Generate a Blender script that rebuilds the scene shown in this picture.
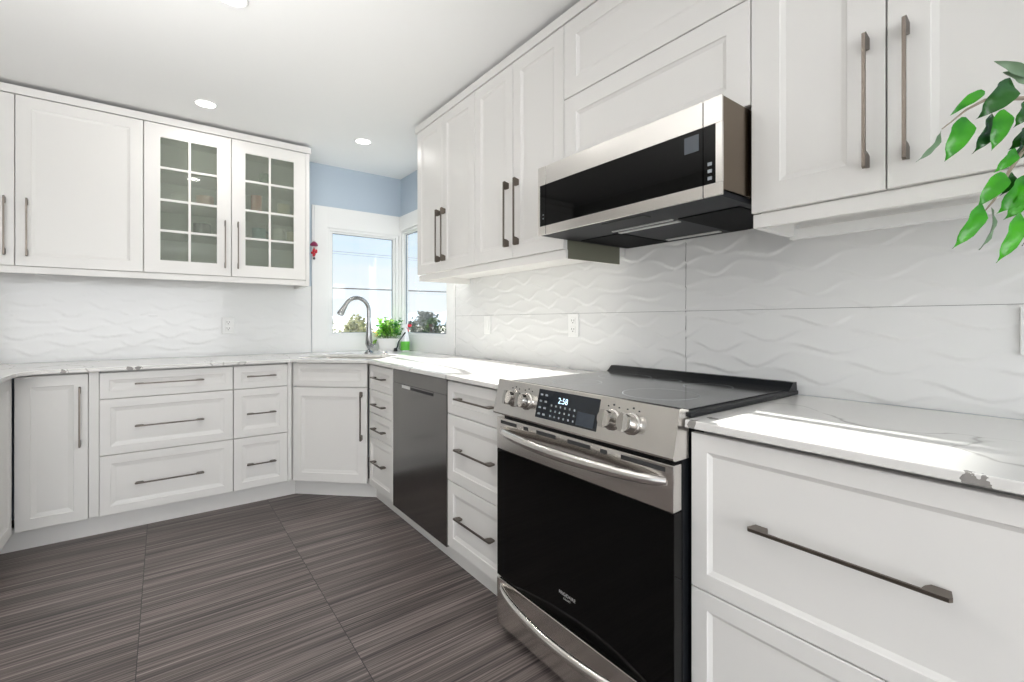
import bpy, bmesh, math, random
import numpy as np
from mathutils import Vector, Matrix
R_ = math.radians
PI = math.pi
random.seed(7)
for o in list(bpy.data.objects):
    bpy.data.objects.remove(o)
scene = bpy.context.scene
col = scene.collection

# ------------------------------------------------------------------ camera
CAM = (-1.696, -3.9166, 1.1552)
cd = bpy.data.cameras.new('camera')
cam = bpy.data.objects.new('camera', cd); col.objects.link(cam)
cam.location = CAM
cam.rotation_euler = (R_(90), 0, R_(-37.1005))
cd.sensor_width = 36.0
cd.lens = 463.66 * 36 / 1024
cd.shift_x = -1.72 / 1024
cd.shift_y = -18.86 / 1024
cd.clip_start = 0.02; cd.clip_end = 3000
scene.camera = cam

# ------------------------------------------------------------------ colour management
vs = scene.view_settings
vs.view_transform = 'Standard'; vs.look = 'None'; vs.gamma = 1.0; vs.exposure = -0.20
vs.use_curve_mapping = False

# ------------------------------------------------------------------ sky
w = bpy.data.worlds.new('sky'); scene.world = w; w.use_nodes = True
nt = w.node_tree; nt.nodes.clear()
N = nt.nodes.new; Lk = nt.links.new
out = N('ShaderNodeOutputWorld'); bg = N('ShaderNodeBackground')
tc = N('ShaderNodeTexCoord'); sep = N('ShaderNodeSeparateXYZ')
rmp = N('ShaderNodeValToRGB'); Lk(tc.outputs['Generated'], sep.inputs[0]); Lk(sep.outputs['Z'], rmp.inputs[0])
cr = rmp.color_ramp
cr.elements[0].position = 0.0; cr.elements[0].color = (0.94, 0.97, 1.0, 1)
cr.elements[1].position = 1.0; cr.elements[1].color = (0.40, 0.60, 0.95, 1)
e = cr.elements.new(0.16); e.color = (0.74, 0.87, 0.98, 1)
e = cr.elements.new(0.07); e.color = (0.92, 0.96, 1.0, 1)
mp = N('ShaderNodeMapping'); mp.inputs['Scale'].default_value = (1.5, 1.5, 9)
ns = N('ShaderNodeTexNoise'); ns.inputs['Scale'].default_value = 2.2; ns.inputs['Detail'].default_value = 6
Lk(tc.outputs['Generated'], mp.inputs[0]); Lk(mp.outputs[0], ns.inputs['Vector'])
cm = N('ShaderNodeMapRange'); cm.inputs[1].default_value = 0.48; cm.inputs[2].default_value = 0.72; cm.inputs[4].default_value = 0.7
Lk(ns.outputs[0], cm.inputs[0])
mx = N('ShaderNodeMix'); mx.data_type = 'RGBA'; mx.inputs[7].default_value = (0.95, 0.97, 1.0, 1)
Lk(cm.outputs[0], mx.inputs[0]); Lk(rmp.outputs[0], mx.inputs[6])
Lk(mx.outputs[2], bg.inputs[0]); bg.inputs[1].default_value = 1.25
Lk(bg.outputs[0], out.inputs[0])

# ------------------------------------------------------------------ sun and large lights
sd = bpy.data.lights.new('sun', 'SUN'); sun = bpy.data.objects.new('sun', sd); col.objects.link(sun)
sd.energy = 36.0; sd.angle = R_(0.6); sd.color = (1.0, 0.97, 0.92)
sun.rotation_euler = Vector((-0.035, -1.0, -0.257)).to_track_quat('-Z', 'Y').to_euler()
sun.location = (2, 12, 6)

def area(name, loc, direction, sx, sy, power, color=(1, 1, 1), shape='RECTANGLE', spread=180):
    d = bpy.data.lights.new(name, 'AREA'); o = bpy.data.objects.new(name, d); col.objects.link(o)
    d.shape = shape; d.size = sx; d.size_y = sy; d.energy = power; d.color = color; d.spread = R_(spread)
    o.location = loc; o.rotation_euler = Vector(direction).to_track_quat('-Z', 'Y').to_euler()
    return o
# added fill lights standing in for unseen windows behind the camera
area('rear_fill_light', (-2.3, -7.25, 1.45), (0.0, 1, 0.25), 3.2, 1.7, 122, (0.97, 0.985, 1.0))
area('side_fill_light', (-4.55, -5.2, 1.45), (1, 0.3, 0.35), 2.2, 1.7, 4, (0.97, 0.985, 1.0))
# added upward fill behind the camera to lift the ceiling
area('ceiling_fill_wide', (-3.0, -4.9, 0.25), (0.25, 0.55, 1), 2.4, 3.0, 20, (1.0, 0.985, 0.96))
# added narrow fill beside the camera, aimed up to brighten the ceiling
area('ceiling_fill_narrow', (-2.6, -3.6, 1.3), (0.35, 0.75, 1), .5, .5, 30, (1.0, 0.99, 0.97), spread=80)
LAMP_POWER = 2.0
CEIL = 2.43
DOWNLIGHTS = [(-1.482, -1.800), (-1.498, -0.675), (-0.572, -0.672)]

# ------------------------------------------------------------------ materials
def new_mat(name):
    m = bpy.data.materials.new(name); m.use_nodes = True
    return m, m.node_tree, m.node_tree.nodes['Principled BSDF']
def mat(name, c, rough=0.5, metal=0.0, coat=0.0, bump=None, emis=None, spec=None, trans=0.0, sss=0.0):
    m, t, p = new_mat(name)
    p.inputs['Base Color'].default_value = (*c, 1); p.inputs['Roughness'].default_value = rough
    p.inputs['Metallic'].default_value = metal; p.inputs['Coat Weight'].default_value = coat
    if spec is not None: p.inputs['Specular IOR Level'].default_value = spec
    p.inputs['Transmission Weight'].default_value = trans
    if emis: p.inputs['Emission Color'].default_value = (*emis[:3], 1); p.inputs['Emission Strength'].default_value = emis[3]
    if bump:
        sc, st, stretch = bump
        g = t.nodes.new('ShaderNodeTexCoord'); mpn = t.nodes.new('ShaderNodeMapping'); mpn.inputs['Scale'].default_value = stretch
        n = t.nodes.new('ShaderNodeTexNoise'); n.inputs['Scale'].default_value = sc; n.inputs['Detail'].default_value = 3
        b = t.nodes.new('ShaderNodeBump'); b.inputs['Strength'].default_value = st; b.inputs['Distance'].default_value = 0.001
        t.links.new(g.outputs['Object'], mpn.inputs[0]); t.links.new(mpn.outputs[0], n.inputs['Vector'])
        t.links.new(n.outputs[0], b.inputs['Height']); t.links.new(b.outputs[0], p.inputs['Normal'])
    return m
M = {}
M['cab'] = mat('cabinet_white_paint', (0.825, 0.81, 0.785), 0.36, coat=0.0, bump=(60, 0.06, (1, 1, 0.15)))
M['olive_side'] = mat('olive_grey_board', (0.17, 0.17, 0.125), 0.55)  # olive-grey tone for one cabinet side, darker than the white body
M['cab_in'] = mat('cabinet_interior', (0.80, 0.80, 0.76), 0.5)
M['ceil'] = mat('ceiling_paint', (0.91, 0.91, 0.905), 0.8, bump=(300, 0.05, (1, 1, 1)))
M['blue'] = mat('wall_blue_paint', (0.49, 0.57, 0.655), 0.7, bump=(300, 0.05, (1, 1, 1)))
M['wallw'] = mat('wall_warm_paint', (0.72, 0.70, 0.67), 0.75)
M['trim'] = mat('window_white', (0.86, 0.86, 0.85), 0.3)
M['tile'] = mat('backsplash_tile_white', (0.79, 0.79, 0.785), 0.24, coat=0.2)
M['grout'] = mat('joint_grey', (0.22, 0.22, 0.22), 0.8)
M['nickel'] = mat('brushed_nickel', (0.16, 0.137, 0.118), 0.36, 1.0, bump=(200, 0.03, (0.05, 1, 1)))
M['fnickel'] = mat('satin_nickel', (0.34, 0.345, 0.35), 0.22, 1.0)
M['chrome'] = mat('polished_chrome', (0.55, 0.53, 0.50), 0.14, 1.0)
M['black'] = mat('black_enamel', (0.006, 0.007, 0.009), 0.35, spec=0.3)
M['blackglass'] = mat('black_oven_glass', (0.002, 0.002, 0.002), 0.04, spec=0.16)
M['logo'] = mat('logo_silver', (0.6, 0.6, 0.6), 0.4)
M['cooktop'] = mat('ceramic_cooktop', (0.025, 0.025, 0.027), 0.14, spec=0.42, bump=(30, 0.15, (1, 1, 1)))
M['darkgrey'] = mat('dark_grey_enamel', (0.010, 0.011, 0.015), 0.5, 0.0, spec=0.2)
M['mesh'] = mat('filter_black', (0.003, 0.003, 0.004), 0.7, spec=0.1, bump=(800, 0.5, (1, 1, 1)))
M['display'] = mat('touch_panel_glass', (0.01, 0.014, 0.02), 0.08, spec=0.6)
M['lcd'] = mat('display_window', (0.045, 0.055, 0.07), 0.15)
M['digit'] = mat('lit_digits', (0.5, 0.7, 0.9), 0.4, emis=(0.65, 0.85, 1.0, 1.6))
M['bar0'] = mat('bright_steel_plate', (0.8, 0.8, 0.78), 0.35, 0.5)
M['print'] = mat('grey_print', (0.26, 0.28, 0.30), 0.5)
M['lampglow'] = mat('led_diffuser', (1, 1, 1), 0.4, emis=(1.0, 0.98, 0.94, 8))
M['plastic'] = mat('white_plastic', (0.84, 0.84, 0.83), 0.35)
M['slot'] = mat('slot_dark', (0.03, 0.03, 0.03), 0.7)
M['ceramic'] = mat('pot_white_ceramic', (0.86, 0.85, 0.84), 0.25)
M['soil'] = mat('potting_soil', (0.05, 0.035, 0.025), 0.9)
M['stem'] = mat('green_stem', (0.18, 0.28, 0.08), 0.6)
M['bark'] = mat('ficus_bark', (0.34, 0.28, 0.22), 0.8)
M['red'] = mat('red_plastic', (0.65, 0.03, 0.05), 0.4)
M['plum'] = mat('plum_glaze', (0.25, 0.02, 0.08), 0.3)
M['bottle'] = mat('bottle_white', (0.85, 0.87, 0.88), 0.25)
M['green'] = mat('green_label', (0.12, 0.5, 0.05), 0.4)
M['terra'] = mat('planter_terracotta', (0.45, 0.18, 0.1), 0.7)
M['cable'] = mat('cable_rubber', (0.16, 0.12, 0.10), 0.8)
M['wire'] = mat('wire_aluminium', (0.55, 0.56, 0.58), 0.7)
M['mugcream'] = mat('mug_cream', (0.75, 0.68, 0.5), 0.3)
M['mugteal'] = mat('mug_teal', (0.16, 0.36, 0.38), 0.3)
M['coral'] = mat('tumbler_coral', (0.75, 0.27, 0.16), 0.35)
M['mugwhite'] = mat('mug_white', (0.8, 0.78, 0.76), 0.3)
M['teapink'] = mat('bowl_blush', (0.78, 0.5, 0.42), 0.35)
M['charcoal'] = mat('charcoal_glaze', (0.07, 0.07, 0.07), 0.35)

def steel(name, c, rough, axis):
    m, t, p = new_mat(name)
    p.inputs['Metallic'].default_value = 1.0
    g = t.nodes.new('ShaderNodeTexCoord'); mpn = t.nodes.new('ShaderNodeMapping'); mpn.inputs['Scale'].default_value = axis
    n = t.nodes.new('ShaderNodeTexNoise'); n.inputs['Scale'].default_value = 6; n.inputs['Detail'].default_value = 8
    t.links.new(g.outputs['Object'], mpn.inputs[0]); t.links.new(mpn.outputs[0], n.inputs['Vector'])
    r = t.nodes.new('ShaderNodeMapRange'); r.inputs[3].default_value = rough - 0.05; r.inputs[4].default_value = rough + 0.06
    t.links.new(n.outputs[0], r.inputs[0]); t.links.new(r.outputs[0], p.inputs['Roughness'])
    p.inputs['Base Color'].default_value = (*c, 1)
    b = t.nodes.new('ShaderNodeBump'); b.inputs['Strength'].default_value = 0.06; b.inputs['Distance'].default_value = 0.0006
    t.links.new(n.outputs[0], b.inputs['Height']); t.links.new(b.outputs[0], p.inputs['Normal'])
    return m
M['steel'] = steel('stainless_steel', (0.74, 0.715, 0.685), 0.18, (0.3, 30, 60))
M['dwsteel'] = steel('dark_stainless', (0.20, 0.195, 0.19), 0.17, (30, 30, 0.3))

# floor: long dark grey striped tiles with thin joints
def floor_mat():
    m, t, p = new_mat('striped_floor_tile')
    n = t.nodes.new; L = t.links.new
    g = n('ShaderNodeTexCoord'); s = n('ShaderNodeSeparateXYZ'); L(g.outputs['Object'], s.inputs[0])
    def math_(op, a, b=None):
        k = n('ShaderNodeMath'); k.operation = op
        for i, v in enumerate((a, b)):
            if v is None: continue
            if isinstance(v, (int, float)): k.inputs[i].default_value = v
            else: L(v, k.inputs[i])
        return k.outputs[0]
    def tile(c, off, size):
        u = math_('DIVIDE', math_('SUBTRACT', c, off), size)
        f = math_('FRACT', u); fl = math_('FLOOR', u)
        d = math_('MINIMUM', f, math_('SUBTRACT', 1.0, f))
        return fl, math_('MULTIPLY', d, size)
    fx, dx = tile(s.outputs['X'], -1.155, 0.612)
    fy, dy = tile(s.outputs['Y'], -2.09, 0.612)
    seed = math_('ADD', math_('MULTIPLY', fx, 7.31), math_('MULTIPLY', fy, 3.77))
    cmb = n('ShaderNodeCombineXYZ')
    L(math_('ADD', math_('MULTIPLY', s.outputs['X'], 1.3), seed), cmb.inputs[0])
    L(math_('MULTIPLY', s.outputs['Y'], 140.0), cmb.inputs[1]); L(seed, cmb.inputs[2])
    a = n('ShaderNodeTexNoise'); a.inputs['Scale'].default_value = 1.0; a.inputs['Detail'].default_value = 5; a.inputs['Roughness'].default_value = 0.62
    L(cmb.outputs[0], a.inputs['Vector'])
    cmb2 = n('ShaderNodeCombineXYZ')
    L(math_('ADD', math_('MULTIPLY', s.outputs['X'], 0.9), seed), cmb2.inputs[0])
    L(math_('MULTIPLY', s.outputs['Y'], 26.0), cmb2.inputs[1]); L(seed, cmb2.inputs[2])
    b = n('ShaderNodeTexNoise'); b.inputs['Scale'].default_value = 1.0; b.inputs['Detail'].default_value = 3
    L(cmb2.outputs[0], b.inputs['Vector'])
    sm = math_('ADD', math_('MULTIPLY', a.outputs[0], 0.72), math_('MULTIPLY', b.outputs[0], 0.28))
    rp = n('ShaderNodeValToRGB'); L(sm, rp.inputs[0])
    rp.color_ramp.elements[0].position = 0.38; rp.color_ramp.elements[0].color = (0.030, 0.025, 0.024, 1)
    rp.color_ramp.elements[1].position = 0.64; rp.color_ramp.elements[1].color = (0.31, 0.262, 0.243, 1)
    k = rp.color_ramp.elements.new(0.50); k.color = (0.118, 0.095, 0.088, 1)
    dm = math_('MINIMUM', dx, dy); jt = math_('LESS_THAN', dm, 0.0013)
    mixn = n('ShaderNodeMix'); mixn.data_type = 'RGBA'; mixn.inputs[7].default_value = (0.018, 0.016, 0.015, 1)
    L(jt, mixn.inputs[0]); L(rp.outputs[0], mixn.inputs[6]); L(mixn.outputs[2], p.inputs['Base Color'])
    p.inputs['Roughness'].default_value = 0.42
    bp = n('ShaderNodeBump'); bp.inputs['Strength'].default_value = 0.25; bp.inputs['Distance'].default_value = 0.002
    L(sm, bp.inputs['Height']); L(bp.outputs[0], p.inputs['Normal'])
    return m
M['floor'] = floor_mat()

def marble_mat():
    m, t, p = new_mat('white_veined_quartz')
    n = t.nodes.new; L = t.links.new
    g = n('ShaderNodeTexCoord')
    w1 = n('ShaderNodeTexNoise'); w1.inputs['Scale'].default_value = 2.4; w1.inputs['Detail'].default_value = 4
    L(g.outputs['Object'], w1.inputs['Vector'])
    vm = n('ShaderNodeVectorMath'); vm.operation = 'SCALE'; vm.inputs[3].default_value = 0.55; L(w1.outputs['Color'], vm.inputs[0])
    va = n('ShaderNodeVectorMath'); va.operation = 'ADD'; L(g.outputs['Object'], va.inputs[0]); L(vm.outputs[0], va.inputs[1])
    mpn = n('ShaderNodeMapping'); mpn.inputs['Rotation'].default_value = (0, 0, R_(-12)); mpn.inputs['Scale'].default_value = (2.6, 0.7, 1.0)
    L(va.outputs[0], mpn.inputs[0])
    v = n('ShaderNodeTexVoronoi'); v.feature = 'DISTANCE_TO_EDGE'; v.inputs['Scale'].default_value = 0.95
    L(mpn.outputs[0], v.inputs['Vector'])
    n2 = n('ShaderNodeTexNoise'); n2.inputs['Scale'].default_value = 6.0; n2.inputs['Detail'].default_value = 3; L(g.outputs['Object'], n2.inputs['Vector'])
    wd = n('ShaderNodeMapRange'); wd.inputs[1].default_value = 0.40; wd.inputs[2].default_value = 0.72; wd.inputs[3].default_value = 0.0015; wd.inputs[4].default_value = 0.026
    L(n2.outputs[0], wd.inputs[0])
    dv = n('ShaderNodeMath'); dv.operation = 'DIVIDE'; L(v.outputs['Distance'], dv.inputs[0]); L(wd.outputs[0], dv.inputs[1])
    rp = n('ShaderNodeValToRGB'); L(dv.outputs[0], rp.inputs[0])
    rp.color_ramp.elements[0].position = 0.15; rp.color_ramp.elements[0].color = (0.50, 0.485, 0.46, 1)
    rp.color_ramp.elements[1].position = 1.0; rp.color_ramp.elements[1].color = (0.80, 0.785, 0.76, 1)
    k = rp.color_ramp.elements.new(0.5); k.color = (0.70, 0.685, 0.66, 1)
    prev = rp.outputs[0]
    n3 = n('ShaderNodeTexNoise'); n3.inputs['Scale'].default_value = 55; n3.inputs['Detail'].default_value = 3; L(g.outputs['Object'], n3.inputs['Vector'])
    for (cx, cy, cz, r) in ((-.667, -3.775, .905, .016), (-.667, -3.275, .905, .012), (-2.10, -.657, .905, .010), (-1.84, -.657, .905, .014), (-1.80, -.657, .905, .012), (-.60, -3.30, .915, .014)):
        sb = n('ShaderNodeVectorMath'); sb.operation = 'DISTANCE'; sb.inputs[1].default_value = (cx, cy, cz); L(g.outputs['Object'], sb.inputs[0])
        ad = n('ShaderNodeMath'); ad.operation = 'MULTIPLY_ADD'; ad.inputs[1].default_value = 0.06; L(n3.outputs[0], ad.inputs[0]); L(sb.outputs['Value'], ad.inputs[2])
        lt = n('ShaderNodeMath'); lt.operation = 'LESS_THAN'; lt.inputs[1].default_value = r+0.03; L(ad.outputs[0], lt.inputs[0])
        mxx = n('ShaderNodeMix'); mxx.data_type = 'RGBA'; mxx.inputs[7].default_value = (0.30, 0.285, 0.27, 1)
        L(lt.outputs[0], mxx.inputs[0]); L(prev, mxx.inputs[6]); prev = mxx.outputs[2]
    L(prev, p.inputs['Base Color'])
    p.inputs['Roughness'].default_value = 0.16
    return m
M['quartz'] = marble_mat()
M['case'] = steel('brownish_steel_casing', (0.17, 0.135, 0.10), 0.22, (.8, .8, .2))
M['vein'] = mat('grey_vein_patch', (0.22, 0.21, 0.20), 0.2)

def leaf_mat(name, c1, c2, rough=0.35, tl=0.35):
    m, t, p = new_mat(name)
    n = t.nodes.new; L = t.links.new
    g = n('ShaderNodeTexCoord'); a = n('ShaderNodeTexNoise'); a.inputs['Scale'].default_value = 14; L(g.outputs['Object'], a.inputs['Vector'])
    rp = n('ShaderNodeValToRGB'); rp.color_ramp.elements[0].position = 0.38; rp.color_ramp.elements[1].position = 0.62
    rp.color_ramp.elements[0].color = (*c1, 1); rp.color_ramp.elements[1].color = (*c2, 1)
    L(a.outputs[0], rp.inputs[0]); L(rp.outputs[0], p.inputs['Base Color']); p.inputs['Roughness'].default_value = rough
    tr = n('ShaderNodeBsdfTranslucent'); L(rp.outputs[0], tr.inputs[0])
    mxs = n('ShaderNodeMixShader'); mxs.inputs[0].default_value = tl
    o = t.nodes['Material Output']; L(p.outputs[0], mxs.inputs[1]); L(tr.outputs[0], mxs.inputs[2]); L(mxs.outputs[0], o.inputs[0])
    return m
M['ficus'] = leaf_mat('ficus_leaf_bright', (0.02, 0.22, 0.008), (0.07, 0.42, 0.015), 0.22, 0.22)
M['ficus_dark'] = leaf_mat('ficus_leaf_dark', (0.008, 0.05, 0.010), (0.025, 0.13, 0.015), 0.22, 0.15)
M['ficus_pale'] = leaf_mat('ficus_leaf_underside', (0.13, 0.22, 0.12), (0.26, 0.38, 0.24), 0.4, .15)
M['herb'] = leaf_mat('herb_leaf', (0.16, 0.5, 0.04), (0.45, 0.75, 0.14), 0.5, 0.4)
M['herb2'] = leaf_mat('herb_leaf_dark', (0.02, 0.16, 0.02), (0.06, 0.3, 0.06), 0.5, 0.3)
M['yellow'] = leaf_mat('yellow_leaf', (0.8, 0.6, 0.05), (0.8, 0.35, 0.15), 0.5, 0.4)
M['scrub'] = leaf_mat('scrub_foliage', (0.08, 0.09, 0.075), (0.16, 0.16, 0.13), 0.8, 0.1)
M['scrub2'] = leaf_mat('scrub_foliage_tan', (0.24, 0.22, 0.13), (0.34, 0.36, 0.2), 0.8, 0.2)
M['ground'] = leaf_mat('grass_ground', (0.10, 0.11, 0.07), (0.17, 0.16, 0.11), 0.9, 0.0)
M['hill'] = mat('hill_haze_blue', (0.30, 0.40, 0.50), 1.0)  # distance haze is mixed into this bluish hill colour

def glass_mat(name, tint, rough, mixt, refl=0.06, frost=0.0):
    """thin glass: light passes straight through, with a fresnel reflection; optional frosting"""
    m = bpy.data.materials.new(name); m.use_nodes = True; t = m.node_tree; t.nodes.clear()
    n = t.nodes.new; L = t.links.new
    o = n('ShaderNodeOutputMaterial'); tr = n('ShaderNodeBsdfTransparent'); tr.inputs[0].default_value = (*tint, 1)
    gl = n('ShaderNodeBsdfGlossy'); gl.inputs['Roughness'].default_value = rough
    fr = n('ShaderNodeLayerWeight'); fr.inputs['Blend'].default_value = 0.5
    pw = n('ShaderNodeMath'); pw.operation = 'POWER'; pw.inputs[1].default_value = 4.5; L(fr.outputs['Facing'], pw.inputs[0])
    ml = n('ShaderNodeMath'); ml.operation = 'MULTIPLY_ADD'; ml.inputs[1].default_value = 0.55; ml.inputs[2].default_value = 0.03; L(pw.outputs[0], ml.inputs[0])
    ms = n('ShaderNodeMixShader'); L(ml.outputs[0], ms.inputs[0])
    base = tr.outputs[0]
    if frost > 0:
        rf = n('ShaderNodeBsdfRefraction'); rf.inputs['Roughness'].default_value = 0.22; rf.inputs['IOR'].default_value = 1.03
        rf.inputs[0].default_value = (*tint, 1)
        m2 = n('ShaderNodeMixShader'); m2.inputs[0].default_value = frost; L(tr.outputs[0], m2.inputs[1]); L(rf.outputs[0], m2.inputs[2])
        df = n('ShaderNodeBsdfDiffuse'); df.inputs[0].default_value = (0.50, 0.53, 0.47, 1)
        m3 = n('ShaderNodeMixShader'); m3.inputs[0].default_value = 0.21; L(m2.outputs[0], m3.inputs[1]); L(df.outputs[0], m3.inputs[2])
        base = m3.outputs[0]
    L(base, ms.inputs[1]); L(gl.outputs[0], ms.inputs[2]); L(ms.outputs[0], o.inputs[0])
    return m
M['glass'] = glass_mat('window_glass', (0.97, 0.99, 0.99), 0.0, 0)
M['frosted'] = glass_mat('frosted_cabinet_glass', (0.82, 0.85, 0.80), 0.04, 0, frost=0.6)

# ------------------------------------------------------------------ mesh helpers
ZOFF = {}
def tag(o, label=None, cat=None, group=None, kind=None):
    if label: o['label'] = label
    if cat: o['category'] = cat
    if group: o['group'] = group
    if kind: o['kind'] = kind
    return o
def thing(name, label, cat, loc, rz=0.0, group=None):
    o = bpy.data.objects.new(name, None); col.objects.link(o)
    o.empty_display_size = 0.1
    o.location = loc; o.rotation_euler = (0, 0, R_(rz))
    ZOFF[o.name] = loc[2]
    return tag(o, label, cat, group)

class MB:
    def __init__(s): s.bm = bmesh.new()
    def vf(s, verts, faces):
        vv = [s.bm.verts.new(v) for v in verts]
        for f in faces:
            try: s.bm.faces.new([vv[i] for i in f])
            except ValueError: pass
        return vv
    def box(s, x0, y0, z0, x1, y1, z1, b=0.0):
        if x1 < x0: x0, x1 = x1, x0
        if y1 < y0: y0, y1 = y1, y0
        if z1 < z0: z0, z1 = z1, z0
        b = min(b, (x1-x0)*.45, (y1-y0)*.45, (z1-z0)*.45)
        if b <= 1e-6:
            v = [(x0,y0,z0),(x1,y0,z0),(x1,y1,z0),(x0,y1,z0),(x0,y0,z1),(x1,y0,z1),(x1,y1,z1),(x0,y1,z1)]
            s.vf(v, [(0,3,2,1),(4,5,6,7),(0,1,5,4),(1,2,6,5),(2,3,7,6),(3,0,4,7)])
        else:
            t = bmesh.new(); bmesh.ops.create_cube(t, size=1.0)
            for v in t.verts:
                v.co = Vector(((x0+x1)/2 + v.co.x*(x1-x0), (y0+y1)/2 + v.co.y*(y1-y0), (z0+z1)/2 + v.co.z*(z1-z0)))
            bmesh.ops.bevel(t, geom=list(t.edges), offset=b, segments=2, affect='EDGES', profile=0.5)
            s.add(t)
        return s
    def add(s, t, mtx=None):
        t.verts.index_update()
        vv = [s.bm.verts.new(mtx @ v.co if mtx else v.co) for v in t.verts]
        for f in t.faces:
            try: s.bm.faces.new([vv[v.index] for v in f.verts])
            except ValueError: pass
        t.free(); return s
    def prism(s, pts, axis, a, b):
        """pts: 2-D polygon in the two axes other than 'axis'; extruded from a to b"""
        def P(p, c):
            return {'x': (c, p[0], p[1]), 'y': (p[0], c, p[1]), 'z': (p[0], p[1], c)}[axis]
        n = len(pts)
        s.vf([P(p, a) for p in pts] + [P(p, b) for p in pts],
             [tuple(range(n)), tuple(range(2*n-1, n-1, -1))] + [(i, (i+1) % n, (i+1) % n + n, i+n) for i in range(n)])
        return s
    def tube(s, path, radii, seg=12, sq=1.0, caps=True):
        path = [Vector(p) for p in path]
        if isinstance(radii, (int, float)): radii = [radii]*len(path)
        rings = []; up = None
        for i, p in enumerate(path):
            d = (path[min(i+1, len(path)-1)] - path[max(i-1, 0)]).normalized()
            if up is None:
                up = Vector((0, 0, 1)) if abs(d.z) < 0.9 else Vector((1, 0, 0))
            a = d.cross(up).normalized(); b = a.cross(d).normalized(); up = b
            rings.append([s.bm.verts.new(p + radii[i]*(a*math.cos(2*PI*k/seg) + b*sq*math.sin(2*PI*k/seg))) for k in range(seg)])
        for i in range(len(rings)-1):
            for k in range(seg):
                s.bm.faces.new((rings[i][k], rings[i][(k+1) % seg], rings[i+1][(k+1) % seg], rings[i+1][k]))
        if caps:
            s.bm.faces.new(rings[0]); s.bm.faces.new(rings[-1])
        return s
    def lathe(s, prof, c=(0, 0, 0), seg=24, mtx=None, caps=True):
        rings = []
        for r, z in prof:
            ring = []
            for k in range(seg):
                p = Vector((max(r, 1e-5)*math.cos(2*PI*k/seg), max(r, 1e-5)*math.sin(2*PI*k/seg), z))
                if mtx: p = mtx @ p
                ring.append(s.bm.verts.new(p + Vector(c)))
            rings.append(ring)
        for i in range(len(rings)-1):
            for k in range(seg):
                s.bm.faces.new((rings[i][k], rings[i][(k+1) % seg], rings[i+1][(k+1) % seg], rings[i+1][k]))
        if caps: s.bm.faces.new(rings[0]); s.bm.faces.new(rings[-1])
        return s
    def front(s, x0, z0, x1, z1, frame, y=0.0, th=0.019, rec=0.007, slope=0.014, hole=False):
        """shaker front facing -y with bevelled inner profile"""
        bev = 0.0016
        prof = [(0, th), (0, bev), (bev, 0), (frame, 0)]
        prof += [(frame, th)] if hole else [(frame+0.002, 0.003), (frame+slope, rec)]
        loops = []
        for ins, d in prof:
            loops.append([s.bm.verts.new(q) for q in ((x0+ins, y+d, z0+ins), (x1-ins, y+d, z0+ins), (x1-ins, y+d, z1-ins), (x0+ins, y+d, z1-ins))])
        for a, b in zip(loops[:-1], loops[1:]):
            for k in range(4): s.bm.faces.new((a[k], a[(k+1) % 4], b[(k+1) % 4], b[k]))
        if hole:
            a, b = loops[-1], loops[0]
            for k in range(4): s.bm.faces.new((a[k], a[(k+1) % 4], b[(k+1) % 4], b[k]))
        else:
            s.bm.faces.new(loops[-1]); s.bm.faces.new(loops[0][::-1])
        return s
    def handle(s, cx, cz, L, vert, y=0.0, hgt=0.007, foot=0.040, dep=0.032):
        """bridge handle: flat bar between two broad feet"""
        f = min(foot, L*0.26)
        th = 0.006
        pr = [(-L/2+0.006, 0), (-L/2, -dep+0.006), (-L/2+0.004, -dep), (L/2-0.004, -dep), (L/2, -dep+0.006), (L/2-0.006, 0),
              (L/2-f+0.008, 0), (L/2-f+.002, -0.012), (L/2-f, -dep+th), (-L/2+f, -dep+th), (-L/2+f-.002, -0.012), (-L/2+f-0.008, 0)]
        n = len(pr); vs_ = []
        for h in (-hgt/2, hgt/2):
            for a, d in pr:
                vs_.append((cx+h, y+d, cz+a) if vert else (cx+a, y+d, cz+h))
        fc = [(i, (i+1) % n, (i+1) % n + n, i+n) for i in range(n)]
        for off in (0, n):
            fc += [tuple(off+i for i in (0, 1, 2, 9+0, 10, 11)), tuple(off+i for i in (3, 4, 5, 6, 7, 8)), tuple(off+i for i in (2, 3, 8, 9))]
        s.vf(vs_, fc); return s
    def build(s, name, m, parent=None, smooth=False, zoff=None, angle=40):
        if parent is not None:
            root = parent
            while root.parent: root = root.parent
            dz = ZOFF.get(root.name, 0.0)
            if dz:
                for v in s.bm.verts: v.co.z -= dz
        bmesh.ops.recalc_face_normals(s.bm, faces=s.bm.faces)
        me = bpy.data.meshes.new(name); s.bm.to_mesh(me); s.bm.free()
        me.materials.append(m)
        for p in me.polygons: p.use_smooth = smooth
        if smooth:
            try: me.set_sharp_from_angle(angle=R_(angle))
            except Exception: pass
        o = bpy.data.objects.new(name, me); col.objects.link(o)
        if parent is not None: o.parent = parent
        return o
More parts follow.
